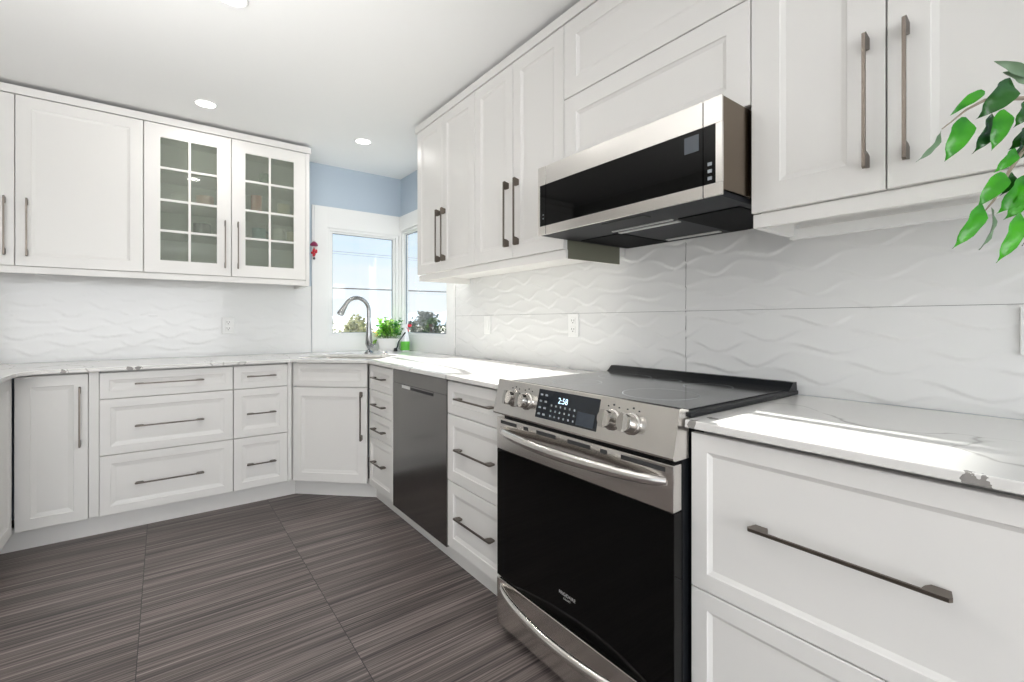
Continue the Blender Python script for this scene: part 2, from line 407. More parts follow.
def leafshape(mb, base, tip, width, normal, fold=0.25, droop=0.15, n=8):
    base = Vector(base); tip = Vector(tip); d = tip-base; L = d.length; d.normalize()
    nm = Vector(normal); nm = (nm - d*nm.dot(d)).normalized(); sd_ = d.cross(nm)
    mid, lf, rt = [], [], []
    for i in range(n+1):
        t = i/n
        wv = width*0.5*math.sin(PI*min(1, t**0.8))**0.85 if t < 0.86 else width*0.5*math.sin(PI*0.86**0.8)**0.85*((1-t)/0.14)**1.3
        if t == 0: wv = 0.0
        c = base + d*L*t + nm*(math.sin(PI*t)*droop*L)
        wob = 0.10*width*math.sin(t*15)
        mid.append(c); lf.append(c + sd_*wv + nm*(fold*wv+wob)); rt.append(c - sd_*wv + nm*(fold*wv-wob))
    V = [mb.bm.verts.new(p) for p in mid]; A = [mb.bm.verts.new(p) for p in lf]; B = [mb.bm.verts.new(p) for p in rt]
    for i in range(n):
        for Q in (A, B):
            vs4 = [V[i], V[i+1], Q[i+1], Q[i]]
            if Q is B: vs4 = vs4[::-1]
            try: mb.bm.faces.new(vs4)
            except ValueError: pass
def text_mesh(name, body, size, x, z, y, m, parent, align='LEFT', sx=1.0):
    c = bpy.data.curves.new(name, 'FONT'); c.body = body; c.size = size; c.align_x = align; c.extrude = 0
    o = bpy.data.objects.new(name, c); col.objects.link(o)
    dg = bpy.context.evaluated_depsgraph_get(); me = bpy.data.meshes.new_from_object(o.evaluated_get(dg))
    bpy.data.objects.remove(o); bpy.data.curves.remove(c)
    me.materials.clear(); me.materials.append(m)
    return me

# ------------------------------------------------------------------ main dimensions
XD, YD, XU, YU = -0.641, -0.619, -0.398, -0.373
XF, YF = -0.667, -0.657
CT, CB = 0.915, 0.895
ZBB, ZBT = 0.117, 0.885
ZDB, ZDT, ZRB, ZUT = 1.4537, 2.362, 1.4157, 2.408

# ------------------------------------------------------------------ room shell
LX, RY = -4.7, -7.4
def struct(name, mb, m, parent=None, smooth=False):
    o = mb.build(name, m, parent, smooth)
    if parent is None: o['kind'] = 'structure'
    return o
struct('floor', MB().box(LX-.1, RY-.1, -0.06, 0.12, 0.12, 0), M['floor'])
struct('ceiling', MB().box(LX-.1, RY-.1, CEIL, 0.12, 0.12, CEIL+0.1), M['ceil'])
# back wall with window opening
bx0, bx1, bz0, bz1 = -0.637, -0.025, 1.033, 1.922
b = MB(); T = 0.13
b.box(-3.0, 0, 0, bx0, T, CEIL); b.box(bx0, 0, 0, bx1, T, bz0); b.box(bx0, 0, bz1, bx1, T, CEIL); b.box(bx1, 0, 0, 0.0, .05, CEIL)
wall_back = struct('wall_back', b, M['blue'])
ry0, ry1, rz0, rz1 = -0.865, -0.02, 1.03, 1.962
b = MB()
b.box(0, RY, 0, T, ry0, CEIL); b.box(0, ry0, 0, T, ry1, rz0); b.box(0, ry0, rz1, T, ry1, CEIL); b.box(0, ry1, 0, .05, .05, CEIL)
wall_right = struct('wall_right', b, M['blue'])
b = MB(); b.box(-3.1, -3.0, 0, -3.0, T, CEIL); b.box(LX, -3.1, 0, -3.0, -3.0, CEIL)
struct('wall_left', b, M['wallw'])
# rear room walls with their big windows
b = MB(); b.box(LX, RY-.1, 0, 0, RY, 0.6); b.box(LX, RY-.1, 2.3, 0, RY, CEIL); b.box(LX, RY-.1, .6, -3.6, RY, 2.3); b.box(-.4, RY-.1, .6, 0, RY, 2.3)
struct('wall_rear', b, M['wallw'])
b = MB(); b.box(LX-.1, RY, 0, LX, -3.0, .6); b.box(LX-.1, RY, 2.3, LX, -3.0, CEIL); b.box(LX-.1, RY, .6, LX, -6.3, 2.3); b.box(LX-.1, -4.1, .6, LX, -3.0, 2.3)
struct('wall_side', b, M['wallw'])

# white casing boards round the corner window (floor of casing at worktop height)
b = MB(); c0, c1 = -0.753, -0.0
zt = 2.09
b.box(c0, -0.018, CT, bx0, 0, zt, .002); b.box(bx1, -0.018, CT, -0.0181, 0, zt); b.box(bx0, -0.018, CT, bx1, 0, bz0, 0); b.box(bx0, -0.018, bz1, bx1, 0, zt, 0)
struct('trim_1', b, M['trim'])
b = MB(); ye = -0.985
b.box(-0.018, ye, CT, 0, ry0, zt+.0, .002); b.box(-0.018, ry0, CT, 0, ry1, rz0); b.box(-0.018, ry0, rz1, 0, ry1, zt); b.box(-0.018, ry1, CT, 0, 0, zt)
struct('trim_2', b, M['trim'])

def window(name, horiz, a0, a1, z0, z1, g0, g1, h0, h1):
    """frame stepping in to the pane; horiz True: in back wall (x runs), else right wall (y runs)"""
    root = bpy.data.objects.new(name, None); col.objects.link(root); root['kind'] = 'structure'
    def bx(mb, p0, d0, q0, p1, d1, q1, bv=0.0):
        if horiz: mb.box(p0, d0, q0, p1, d1, q1, bv)
        else: mb.box(d0, p0, q0, d1, p1, q1, bv)
    f = MB()
    s1 = 0.022
    def ring(mb, A0, A1, B0, B1, C0, C1, D0, D1, d0, d1, bv=.002):
        bx(mb, A0, d0, B0, C0, d1, B1, bv); bx(mb, C1, d0, B0, A1, d1, B1, bv)
        bx(mb, C0, d0, B0, C1, d1, D0, bv); bx(mb, C0, d0, D1, C1, d1, B1, bv)
    ring(f, a0, a1, z0, z1, a0+s1, a1-s1, z0+s1, z1-s1, -0.006, 0.05)
    f.build('window_frame', M['trim'], root)
    f = MB(); ring(f, a0+s1, a1-s1, z0+s1, z1-s1, g0, g1, h0, h1, 0.014, 0.049)
    f.build('sash', M['trim'], root)
    f = MB(); e = .004; ring(f, g0-e, g1+e, h0-e, h1+e, g0+.004, g1-.004, h0+.004, h1-.004, 0.024, 0.034, 0)
    f.build('gasket', mat('window_gasket', (0.22, 0.26, 0.30), .6), root)
    f = MB(); bx(f, g0-.003, 0.038, h0-.003, g1+.003, 0.042, h1+.003); f.build('pane', M['glass'], root)
    return root
window('window_1', True, bx0, bx1, bz0, bz1, -0.587, -0.068, 1.066, 1.886)
window('window_2', False, ry0, ry1, rz0, rz1, -0.822, -0.052, 1.064, 1.93)

# wave-relief backsplash tiles
def splash(name, parent, s0, s1, z0, z1, tofun, step=0.0042, seed=3, relief=0.0046):
    rs = np.random.RandomState(seed)
    ns_ = int((s1-s0)/step)+1; nz_ = int((z1-z0)/step)+1
    S, Z = np.meshgrid(np.linspace(s0, s1, ns_), np.linspace(z0, z1, nz_), indexing='ij')
    h = 0.046; lam = 0.34; K = int((z1-z0)/h)+6
    cur = []
    for k in range(K):
        ph = PI*k + rs.uniform(-0.9, 0.9); ph2 = rs.uniform(0, 6.28)
        A = 0.021*(1+0.35*np.sin(2*PI*S/1.3+ph2)); u = 2*PI*S/lam + ph + 0.5*np.sin(2*PI*S/0.9+ph2)
        cur.append(z0 + (k-2.5)*h + A*(np.sin(u)+0.22*np.sin(2*u+0.6)))
    H = np.zeros_like(S)
    for k in range(K-1):
        lo = np.minimum(cur[k], cur[k+1]); hi = np.maximum(cur[k], cur[k+1]); gap = hi-lo
        t = np.clip((Z-lo)/np.maximum(gap, 1e-4), 0, 1)
        ins = (Z >= lo) & (Z < hi)
        amp = np.clip(gap/h, 0, 1.2)
        v = ((1-t)**2*1.0 + t**2*0.40)*amp
        H = np.where(ins, v, H)
    for _ in range(1):
        H[1:-1, 1:-1] = (H[1:-1, 1:-1]*2 + H[2:, 1:-1]+H[:-2, 1:-1]+H[1:-1, 2:]+H[1:-1, :-2])/6
    D = 0.006 + relief*H
    vs_ = [tofun(a, d, z) for a, d, z in zip(S.ravel(), D.ravel(), Z.ravel())]
    fc = []
    for i in range(ns_-1):
        for j in range(nz_-1):
            q = i*nz_+j; fc.append((q, q+nz_, q+nz_+1, q+1))
    me = bpy.data.meshes.new(name); me.from_pydata(vs_, [], fc); me.materials.append(M['tile'])
    for p in me.polygons: p.use_smooth = True
    o = bpy.data.objects.new(name, me); col.objects.link(o); o.parent = parent
    return o
JZ, JY = 1.200, -2.84
g = 0.0012
ZTOP = 1.50
for i, (a0, a1) in enumerate(((-ye, -JY-g), (-JY+g, 4.4))):
    for j, (q0, q1) in enumerate(((CT, JZ-g*.6), (JZ+g*.6, ZTOP))):
        splash('backsplash_tile', wall_right, a0, a1, q0, q1, lambda s, d, z: (-d, -s, z), seed=5+i*2+j)
MB().box(-0.004, -4.4, CT, 0, ye, ZTOP).build('grout', M['grout'], wall_right)
for j, (q0, q1) in enumerate(((CT, JZ), (JZ, 1.44))):
    splash('backsplash_tile', wall_back, 0.756, 3.0, q0, q1, lambda s, d, z: (-s, -d, z), step=.006, seed=21+j, relief=.0008)
M['edge'] = mat('tile_edge_strip', (0.5, 0.5, 0.49), .4)
MB().box(-0.0125, ye-.003, CT, 0, ye-.0002, 1.42).build('edge_strip', M['edge'], wall_right)

# ------------------------------------------------------------------ cabinets
def cabinet(name, label, cat, org, rz, w, z0, z1, depth, fronts, zb=None, group=None, body=True, shelves=None, bottom_skirt=None, olive_side=None):
    root = thing(name, label, cat, (org[0], org[1], z0 if zb is None else zb), rz, group)
    b = MB(); y0 = 0.0205 if (shelves or olive_side) else 0.06; t = 0.016; e = 0.0008
    if shelves is None:
        b.box(e, y0, z0, w-(.004 if olive_side else e), depth, z1)
    else:
        b.box(e, y0, z0, t, depth, z1); b.box(w-t, y0, z0, w-e, depth, z1)
        b.box(t, y0, z0, w-t, depth, z0+t); b.box(t, y0, z1-t, w-t, depth, z1); b.box(t, depth-.008, z0+t, w-t, depth, z1-t)
    if bottom_skirt:
        for (x0, x1, ys, ye_, za) in bottom_skirt: b.box(x0, ys, za, x1, ye_, z0)
    b.build('body', M['cab'] if shelves is None else M['cab_in'], root)
    if olive_side:
        MB().box(olive_side[0], olive_side[2], olive_side[4], olive_side[1], olive_side[3], olive_side[5]).build('side_panel', M['olive_side'], root)
    if shelves:
        for zs in shelves:
            MB().box(t+.001, y0+.02, zs-.009, w-t-.001, depth-.009, zs+.009, .001).build('shelf', M['cab'], root)
    for f in fronts:
        kind = f['k']; fr = MB()
        x0, a0, x1, a1 = f['r']
        glass = f.get('glass')
        fr.front(x0, a0, x1, a1, f.get('frame', 0.055), hole=bool(glass), slope=f.get('slope', .014), rec=f.get('rec', .007))
        if kind in('drawer', 'door') and f.get('open_body'): pass
        fo = fr.build(kind, M['cab'], root)
        if glass:
            (gx0, gz0, gx1, gz1, mxs, mzs) = glass
            MB().box(gx0-.004, .010, gz0-.004, gx1+.004, .013, gz1+.004).build('pane', M['frosted'], fo)
            mm = MB()
            for xx in mxs: mm.box(xx-.0065, .001, gz0, xx+.0065, .0095, gz1)
            for zz in mzs: mm.box(gx0, .002, zz-.0065, gx1, .0095, zz+.0065)
            mm.build('muntin_grid', M['cab'], fo)
        if f.get('h'):
            cx, cz, L, v = f['h']
            MB().handle(cx, cz, L, v).build('handle', M['nickel'], fo)
    return root
G = 0.0018
def D(k, x0, z0, x1, z1, frame=.055, h=None, **kw):
    return dict(k=k, r=(x0+G, z0+G, x1-G, z1-G), frame=frame, h=h, **kw)

# ---- upper cabinets, back wall
UD = -YU - .009      # body reaches almost to the wall
HL = 0.31
zc = 1.660
x0 = -2.852; w1 = 2.852-1.789
cabinet('wall_cabinet', 'white two-door wall cabinet with solid panels left of the glass-door cabinet', 'wall cabinet', (x0, YU), 0, w1, ZDB, ZDT, UD-.003,
        [D('door', 0, ZDB, .531, ZDT, .06, (.531-.036, zc, HL, True)), D('door', .531, ZDB, w1, ZDT, .06, (.531+.047, zc, HL, True))])
x0 = -1.789; w2 = 1.789-.880
MZ = [1.715, 1.903, 2.098]
cabinet('wall_cabinet', 'white wall cabinet with two glass doors of eight panes, left of the corner window', 'wall cabinet', (x0, YU), 0, w2, ZDB, ZDT, UD-.003,
        [D('door', 0, ZDB, .451, ZDT, .078, (.451-.037, zc, HL, True), glass=(.078, ZDB+.078, .373, ZDT-.078, [.078+.148], MZ)),
         D('door', .451, ZDB, w2, ZDT, .078, (.451+.036, zc, HL, True), glass=(.451+.078, ZDB+.078, w2-.078, ZDT-.078, [.451+.226], MZ))], shelves=MZ)
t = MB(); t.box(-.8795, YU+.003, ZRB, -.856, -.001, ZDT+.001); tag(t.build('end_panel', M['cab']), 'white end panel closing the right side of the glass-door wall cabinet', 'cabinet panel')
def crown(name, pts, label):
    b = MB()
    for q in pts: b.box(*q, .0015)
    tag(b.build(name, M['cab']), label, 'cabinet trim')
crown('crown_moulding', [(-2.852, YU-.003, ZDT+.003, -.846, YU+.016, ZUT), (-.862, YU+.016, ZDT+.003, -.846, -.002, ZUT)], 'flat white trim strip under the ceiling above the back wall cabinets')
crown('light_rail', [(-2.852, YU+.004, ZRB, -.8805, YU+.022, ZDB-.001)], 'white light rail under the two back wall cabinets')

# ---- upper cabinets, right wall
UD = -XU - .014
def RW(y): return (XU, y)
yA, yB, yC, yD_, yE = -1.176, -1.860, -2.537, -3.288, -3.90
w = yA-yB
cabinet('wall_cabinet', 'white narrow two-door wall cabinet nearest the corner window on the right wall', 'wall cabinet', RW(yA), -90, w, ZDB, ZDT, UD,
        [D('door', 0, ZDB, .329, ZDT, .058, (.329-.027, zc, HL, True)), D('door', .329, ZDB, w, ZDT, .058, (.329+.04, zc, HL, True))])
w = yB-yC
cabinet('wall_cabinet', 'white two-door wall cabinet directly left of the microwave', 'wall cabinet', RW(yB), -90, w, ZDB, ZDT, UD,
        [D('door', 0, ZDB, .333, ZDT, .058, (.333-.034, zc, HL, True)), D('door', .333, ZDB, w, ZDT, .058, (.333+.043, zc, HL, True))],
        bottom_skirt=[(w-.017, w-.004, .0205+.012, .345, ZRB)], olive_side=(w-.0038, w-.0005, .024, .345, ZRB, 1.752))
w = yC-yD_
cabinet('wall_cabinet', 'white wall cabinet with two stacked lift-up doors above the microwave', 'wall cabinet', RW(yC), -90, w, 1.76, ZDT, UD,
        [D('door', 0, 2.055, w, ZDT, .068), D('door', 0, 1.757, w, 2.055, .068)])
w = yD_-yE
cabinet('wall_cabinet', 'large white two-door wall cabinet right of the microwave, behind the ficus leaves', 'wall cabinet', RW(yD_), -90, w, ZDB, ZDT, UD,
        [D('door', 0, ZDB, .302, ZDT, .073, (.302-.034, zc, HL, True)), D('door', .302, ZDB, w, ZDT, .073, (.302+.038, zc, HL, True))],
        bottom_skirt=[(0.0008, .017, .0205+.012, .235, ZRB)])
crown('crown_moulding', [(XU-.003, yE, ZDT+.003, XU+.016, yA+.028, ZUT), (XU+.016, yA+.012, ZDT+.003, -.012, yA+.028, ZUT)], 'long flat white trim strip under the ceiling above the right wall cabinets')
crown('light_rail', [(XU+.012, yC+.001, ZRB, XU+.030, yA-.001, ZDB-.001), (XU+.031, yA-.017, ZRB, -.013, yA-.001, ZDB-.001)], 'white light rail under the wall cabinets left of the microwave')
crown('light_rail', [(XU+.012, yE, ZRB, XU+.030, yD_-.001, ZDB-.001)], 'white light rail under the wall cabinet right of the microwave')
b = MB().box(-.163, yE, 1.408, -.138, yD_-.004, 1.4385, .002); b.box(-.163, yE, 1.4385, -.02, yE+.02, ZDB-.0005); b.box(-.163, yD_-.024, 1.4385, -.14, yD_-.004, ZDB-.0005)
tag(b.build('under_cabinet_strip', M['plastic']), 'slim white strip light under the wall cabinet right of the microwave', 'strip light')

# ---- base cabinets, back wall
HW = .317
def BK(x): return (x, YD)
bd = .56
hz = [.818, .586, .272]
cabinet('base_cabinet', 'white single-door base cabinet in the left corner, tall handle at its right', 'base cabinet', BK(-2.2815), 0, .2725, ZBB, .893, bd,
        [D('door', .000, ZBB, .2725, ZBT, .055, (.2395, .662, HW, True), slope=.022)])
tag(MB().box(-2.0085, YD+.006, ZBB+.006, -1.9685, YD+.05, .893, .001).build('filler_strip', M['cab']), 'narrow white filler strip between the left corner door and the wide drawers', 'cabinet filler')
w = 1.968-1.3535
cabinet('drawer_cabinet', 'wide white base cabinet with three drawers on the back wall', 'drawer cabinet', BK(-1.968), 0, w, ZBB, .893, bd,
        [D('drawer', 0, .742, w, ZBT, .04, (w/2, hz[0], HW, False), slope=.02), D('drawer', 0, .439, w, .742, .045, (w/2, hz[1], HW, False), slope=.022), D('drawer', 0, ZBB, w, .439, .045, (w/2, hz[2], HW, False), slope=.022)])
w = 1.353-1.0485
cabinet('drawer_cabinet', 'narrow white three-drawer base cabinet right of the wide drawers on the back wall', 'drawer cabinet', BK(-1.353), 0, w, ZBB, .893, bd,
        [D('drawer', 0, .742, w, ZBT, .04, (w/2, hz[0], .165, False), slope=.02), D('drawer', 0, .439, w, .742, .045, (w/2, hz[1], .165, False), slope=.022), D('drawer', 0, ZBB, w, .439, .045, (w/2, hz[2], .165, False), slope=.022)])
tag(MB().prism([(-1.0475, YD+.006), (-1.026, YD+.006), (-1.004, YD+.028), (-1.004, YD+.05), (-1.0475, YD+.05)], 'z', ZBB+.002, .893).build('filler_strip', M['cab']), 'narrow white corner post between the narrow drawers and the sink cabinet', 'cabinet filler')
# ---- diagonal sink cabinet
dO = (-1.018, -0.622); dw_ = .512
root = thing('sink_cabinet', 'white diagonal corner base cabinet under the sink, false front over one door', 'sink cabinet', (dO[0], dO[1], ZBB), -44)
MB().box(.012, .0205, ZBB, dw_-.02, .052, .893).build('body', M['cab'], root)
f = MB(); f.front(.002, .737, dw_-.004, .887, .04, slope=.02); f.build('false_front', M['cab'], root)
f = MB(); f.front(.002, ZBB, dw_-.004, .731, .058, slope=.022); fo = f.build('door', M['cab'], root)
MB().handle(dw_-.036, .553, HW, True).build('handle', M['nickel'], fo)
# ---- base cabinets, right wall
def RT(y): return (XD, y)
w = 1.364-.985
cabinet('drawer_cabinet', 'narrow white base cabinet with four drawers between the sink cabinet and the dishwasher', 'drawer cabinet', RT(-.985), -90, w, ZBB, .893, bd,
        [D('drawer', 0, z0_, w, z1_, .04, (w*.5+dxx, hz_, .19, False), slope=.018) for z0_, z1_, hz_, dxx in ((.730, ZBT, .812, 0), (.583, .730, .645, 0), (.434, .583, .495, 0), (ZBB, .434, .29, 0))])
yR0 = -2.487
w = -yR0-2.010-.006
cabinet('drawer_cabinet', 'white three-drawer base cabinet between the dishwasher and the stove', 'drawer cabinet', RT(-2.010), -90, w, ZBB, .893, bd,
        [D('drawer', 0, .733, w, ZBT, .045, (w*.5+.012, .814, .290, False), slope=.018), D('drawer', 0, .424, w, .733, .05, (w*.5+.012, .587, .290, False), slope=.018), D('drawer', 0, ZBB, w, .424, .05, (w*.5+.012, .283, .290, False), slope=.018)])
w = 4.17-3.2565
cabinet('drawer_cabinet', 'wide white drawer base cabinet right of the stove in the foreground', 'drawer cabinet', RT(-3.2565), -90, w, ZBB, .893, bd,
        [D('drawer', 0, .497, w, ZBT-.003, .042, (.3215, .700, .335, False), slope=.011, rec=.008), D('drawer', 0, ZBB, w, .497, .042, (.3215, .30, .335, False), slope=.011, rec=.008)])
# ---- left run
cabinet('base_cabinet', 'white base cabinet of the left run, cut off by the left picture edge', 'base cabinet', (-2.283, -1.56), 90, .915, ZBB, .893, bd,
        [D('door', 0, ZBB, .455, ZBT, .055), D('door', .455, ZBB, .915, ZBT, .055, slope=.022)])
# ---- plinths
def plinth(pts, label, z=.1155):
    b = MB()
    for p in pts: b.prism(p, 'z', 0.0005, z)
    tag(b.build('plinth_board', M['cab']), label, 'plinth')
yK, xK, t_ = -.537, -.573, .018
plinth([[(-2.345, yK), (-.984, yK), (-.99, yK+t_), (-2.345, yK+t_)]], 'white toe-kick board along the floor under the back wall base cabinets')
plinth([[(-.983, yK), (-.574, -.930), (-.560, -.918), (-.976, yK+t_)]], 'short white diagonal toe-kick board under the sink cabinet')
plinth([[(xK, -.9305), (xK, -1.3645), (xK+t_, -1.3645), (xK+t_, -.925)], [(xK, -1.3645), (xK, yR0+.004), (xK+t_, yR0+.004), (xK+t_, -1.3645)]], 'white toe-kick board under the dishwasher and drawers left of the stove', )
plinth([[(-2.345, yK-.001), (-2.345, -1.56), (-2.363, -1.56), (-2.363, yK-.001)]], 'white toe-kick board under the left run at the left picture edge')
plinth([[(xK, -3.26), (xK, -4.17), (xK+t_, -4.17), (xK+t_, -3.26)]], 'white toe-kick board under the foreground drawer cabinet')

# ------------------------------------------------------------------ countertops
def slab(name, outline, hole, label):
    bm_ = bmesh.new()
    def loop(pts): 
        vs_ = [bm_.verts.new((x, y, CT)) for x, y in pts]
        return [bm_.edges.new((vs_[i], vs_[(i+1) % len(vs_)])) for i in range(len(vs_))]
    ed = loop(outline)
    if hole: ed += loop(hole)
    bmesh.ops.triangle_fill(bm_, use_beauty=True, use_dissolve=False, edges=ed)
    bmesh.ops.solidify(bm_, geom=list(bm_.faces), thickness=CT-CB) if False else None
    top = list(bm_.faces)
    r = bmesh.ops.extrude_face_region(bm_, geom=top)
    for v in [q for q in r['geom'] if isinstance(q, bmesh.types.BMVert)]: v.co.z = CB
    bmesh.ops.recalc_face_normals(bm_, faces=bm_.faces)
    me = bpy.data.meshes.new(name); bm_.to_mesh(me); bm_.free(); me.materials.append(M['quartz'])
    o = bpy.data.objects.new(name, me); col.objects.link(o)
    md = o.modifiers.new('bevel', 'BEVEL'); md.width = 0.0025; md.segments = 2; md.limit_method = 'ANGLE'; md.angle_limit = R_(50)
    return tag(o, label, 'countertop')
dd = Vector((1, -1)).normalized(); nn = Vector((1, 1)).normalized()
sc_ = Vector((-.645, -.625)); hl, hw = .29, .185
def rc(a, b_): 
    p = sc_ + dd*a + nn*b_; return (p.x, p.y)
hole = []
for (a, b_, st) in ((hl, hw, 0), (-hl, hw, 90), (-hl, -hw, 180), (hl, -hw, 270)):
    for k in range(5):
        an = R_(st + k*22.5); r = .03
        hole.append(rc(a - math.copysign(r, a) + r*math.cos(an), b_ - math.copysign(r, b_) + r*math.sin(an)))
outline = [(-2.995, -.0005), (-2.995, -1.56), (-2.25, -1.56), (-2.25, -.80)]
for k in range(1, 7):
    a = R_(90*k/7.0); outline.append((-2.25+.09-.09*math.cos(a), -.80+.0 + .143*math.sin(a)))
outline += [(-2.16, YF), (-1.040, YF), (-.681, -1.010), (XF, -1.03), (XF, yR0+.013), (-.013, yR0+.013), (-.013, ye-.004), (-.0195, ye-.004), (-.0195, -.0195), (-.754, -.0195), (-.754, -.0125), (-2.995, -.0125)]
outline[0] = (-2.995, -.0125); outline.pop()
slab('countertop', outline, hole, 'long white veined quartz countertop round the sink corner, up to the stove')
slab('countertop', [(XF, -3.2565), (XF, -4.20), (-.013, -4.20), (-.013, -3.2565)], None, 'white veined quartz countertop with a sunlit strip right of the stove')

# ------------------------------------------------------------------ sink and faucet
root = thing('kitchen_sink', 'stainless undermount sink set diagonally in the corner countertop', 'sink', (sc_.x, sc_.y, .70), -45)
b = MB()
def rrect(a, b_, r, z, n=4):
    o = []
    for (sx, sy, st) in ((1, 1, 0), (-1, 1, 90), (-1, -1, 180), (1, -1, 270)):
        for k in range(n+1):
            an = R_(st+90*k/n); o.append((sx*(a-r)+r*math.cos(an), sy*(b_-r)+r*math.sin(an), z))
    return o
lps = [rrect(hl+.012, hw+.012, .03, CB-.0012), rrect(hl+.001, hw+.001, .03, CB-.0012), rrect(hl-.002, hw-.002, .03, CB-.01), rrect(hl-.012, hw-.012, .05, .72), rrect(hl-.05, hw-.05, .04, .705), rrect(.02, .02, .019, .702)]
lv = [[b.bm.verts.new(p) for p in q] for q in lps]
for A, B_ in zip(lv[:-1], lv[1:]):
    n = len(A)
    for k in range(n): b.bm.faces.new((A[k], A[(k+1) % n], B_[(k+1) % n], B_[k]))
b.bm.faces.new(lv[-1])
b.build('bowl', M['steel'], root, True)
MB().lathe([(.0, .703), (.036, .703), (.04, .7055), (.03, .706), (.0, .704)], seg=20).build('drain', M['chrome'], root, True)
b = MB().lathe([(0, CT+.0005), (.015, CT+.0005), (.015, CT+.012), (.008, CT+.02), (0, CT+.021)], c=(.16, hw+.04, 0), seg=16); b.build('soap_cap', M['chrome'], root, True)
fx, fy = -.43, -.39
root = thing('faucet', 'brushed nickel gooseneck faucet with pull-down head behind the sink', 'faucet', (fx, fy, CT+.0005), -172)
# local +x points towards the sink (and the room)
z_ = CT+.0005
MB().lathe([(0, z_), (.034, z_), (.034, z_+.006), (.030, z_+.012), (.0068, z_+.03), (.026, z_+.07), (.0215, z_+.16), (.0165, z_+.24), (0, z_+.24)], seg=24).build('body', M['fnickel'], root, True)
arc = [(0, 0, z_+.236)]
Rr = .098; zc_ = z_+.325
arc += [(0, 0, z_+.29)]
for k in range(0, 15):
    a = R_(180 - k*11.0); arc.append((Rr+Rr*math.cos(a), 0, zc_+Rr*math.sin(a)))
last = Vector(arc[-1]); pr_ = Vector(arc[-2]); dv = (last-pr_).normalized()
MB().tube(arc, .0145, 14).build('neck', M['fnickel'], root, True)
p0 = last+dv*.001; p1 = p0+dv*.085
MB().tube([p0, p0+dv*.01, p0+dv*.03, p0+dv*.075, p1], [.0155, .0165, .018, .024, .021], 16).build('spray_head', M['fnickel'], root, True)
b = MB().tube([(0, .018, z_+.055), (0, .05, z_+.057)], .016, 14); b.tube([(0, .045, z_+.058), (.005, .075, z_+.066), (.012, .12, z_+.074)], [.010, .008, .006], 10)
b.build('lever', M['fnickel'], root, True)

# ------------------------------------------------------------------ dishwasher
w = 2.006-1.368
root = thing('dishwasher', 'dark stainless dishwasher built in between the narrow drawers and the three-drawer cabinet', 'dishwasher', (XD, -1.368, .10), -90)
MB().box(.006, .03, .1165, w-.006, .56, .8935).build('body', M['black'], root)
b = MB(); b.box(.004, 0, .104, w-.004, .028, .8135, .001)
door = b.build('door', M['dwsteel'], root)
b = MB(); b.box(.004, 0, .8142, w-.004, .028, .887, .001)
b.box(.15, -.001, .792, .50, .006, .813, .001)
b.build('control_panel', M['dwsteel'], root)
b = MB(); b.box(.24, -.0016, .792, .50, -.0008, .806); b.build('handle_recess', M['black'], root)
b = MB(); b.box(.13, -.0018, .793, .235, -.0008, .809); b.build('status_display', M['bar0'], root)

# ------------------------------------------------------------------ range
RWd = .765
root = thing('stove', 'stainless slide-in electric stove with black oven glass between two countertops', 'stove', (XD, yR0, 0), -90)
b = MB(); b.box(.004, -.02, .03, RWd-.004, .60, .912); b.build('body', M['black'], root)
for px, py in ((.05, .03), (RWd-.05, .03), (.05, .55), (RWd-.05, .55)):
    MB().lathe([(0, .0005), (.018, .0005), (.018, .006), (.010, .01), (.010, .0295), (0, .0295)], c=(px, py, 0), seg=12).build('foot', M['black'], root)
# cooktop glass with black rim
b = MB(); b.box(-.012, -.004, .9165, RWd+.008, .626, .929, .002); b.build('cooktop_rim', M['black'], root)
ck = MB().box(.006, .012, .9292, RWd-.010, .585, .9335, .001).build('cooktop', M['cooktop'], root)
for cx, cy, r in ((.20, .17, .09), (.56, .17, .115), (.20, .44, .105), (.56, .44, .08), (.38, .47, .05)):
    bb = MB(); n = 48
    o_ = [bb.bm.verts.new((cx+r*math.cos(2*PI*k/n), cy+r*math.sin(2*PI*k/n), .9338)) for k in range(n)]
    i_ = [bb.bm.verts.new((cx+(r-.002)*math.cos(2*PI*k/n), cy+(r-.002)*math.sin(2*PI*k/n), .9338)) for k in range(n)]
    for k in range(n): bb.bm.faces.new((o_[k], o_[(k+1) % n], i_[(k+1) % n], i_[k]))
    bb.build('burner_ring', M['print'], ck)
# rear guard
b = MB(); b.prism([(.560, .9295), (.575, .940), (.595, .957), (.621, .957), (.624, .9295)], 'x', -.006, RWd+.004)
gd = b.build('rear_guard', M['black'], root)
for k in range(9):
    xx = .03+k*.083; MB().box(xx, .599, .9572, xx+.05, .606, .9576).build('vent_slot', M['darkgrey'], gd)
# control panel
cpp = [(-.0, .9345), (-.034, .9415), (-.039, .940), (-.0665, .822), (-.0655, .817), (-.058, .814), (-.0, .814)]
b = MB(); b.prism(cpp, 'x', -.004, RWd+.0)
cp = b.build('control_panel', M['steel'], root)
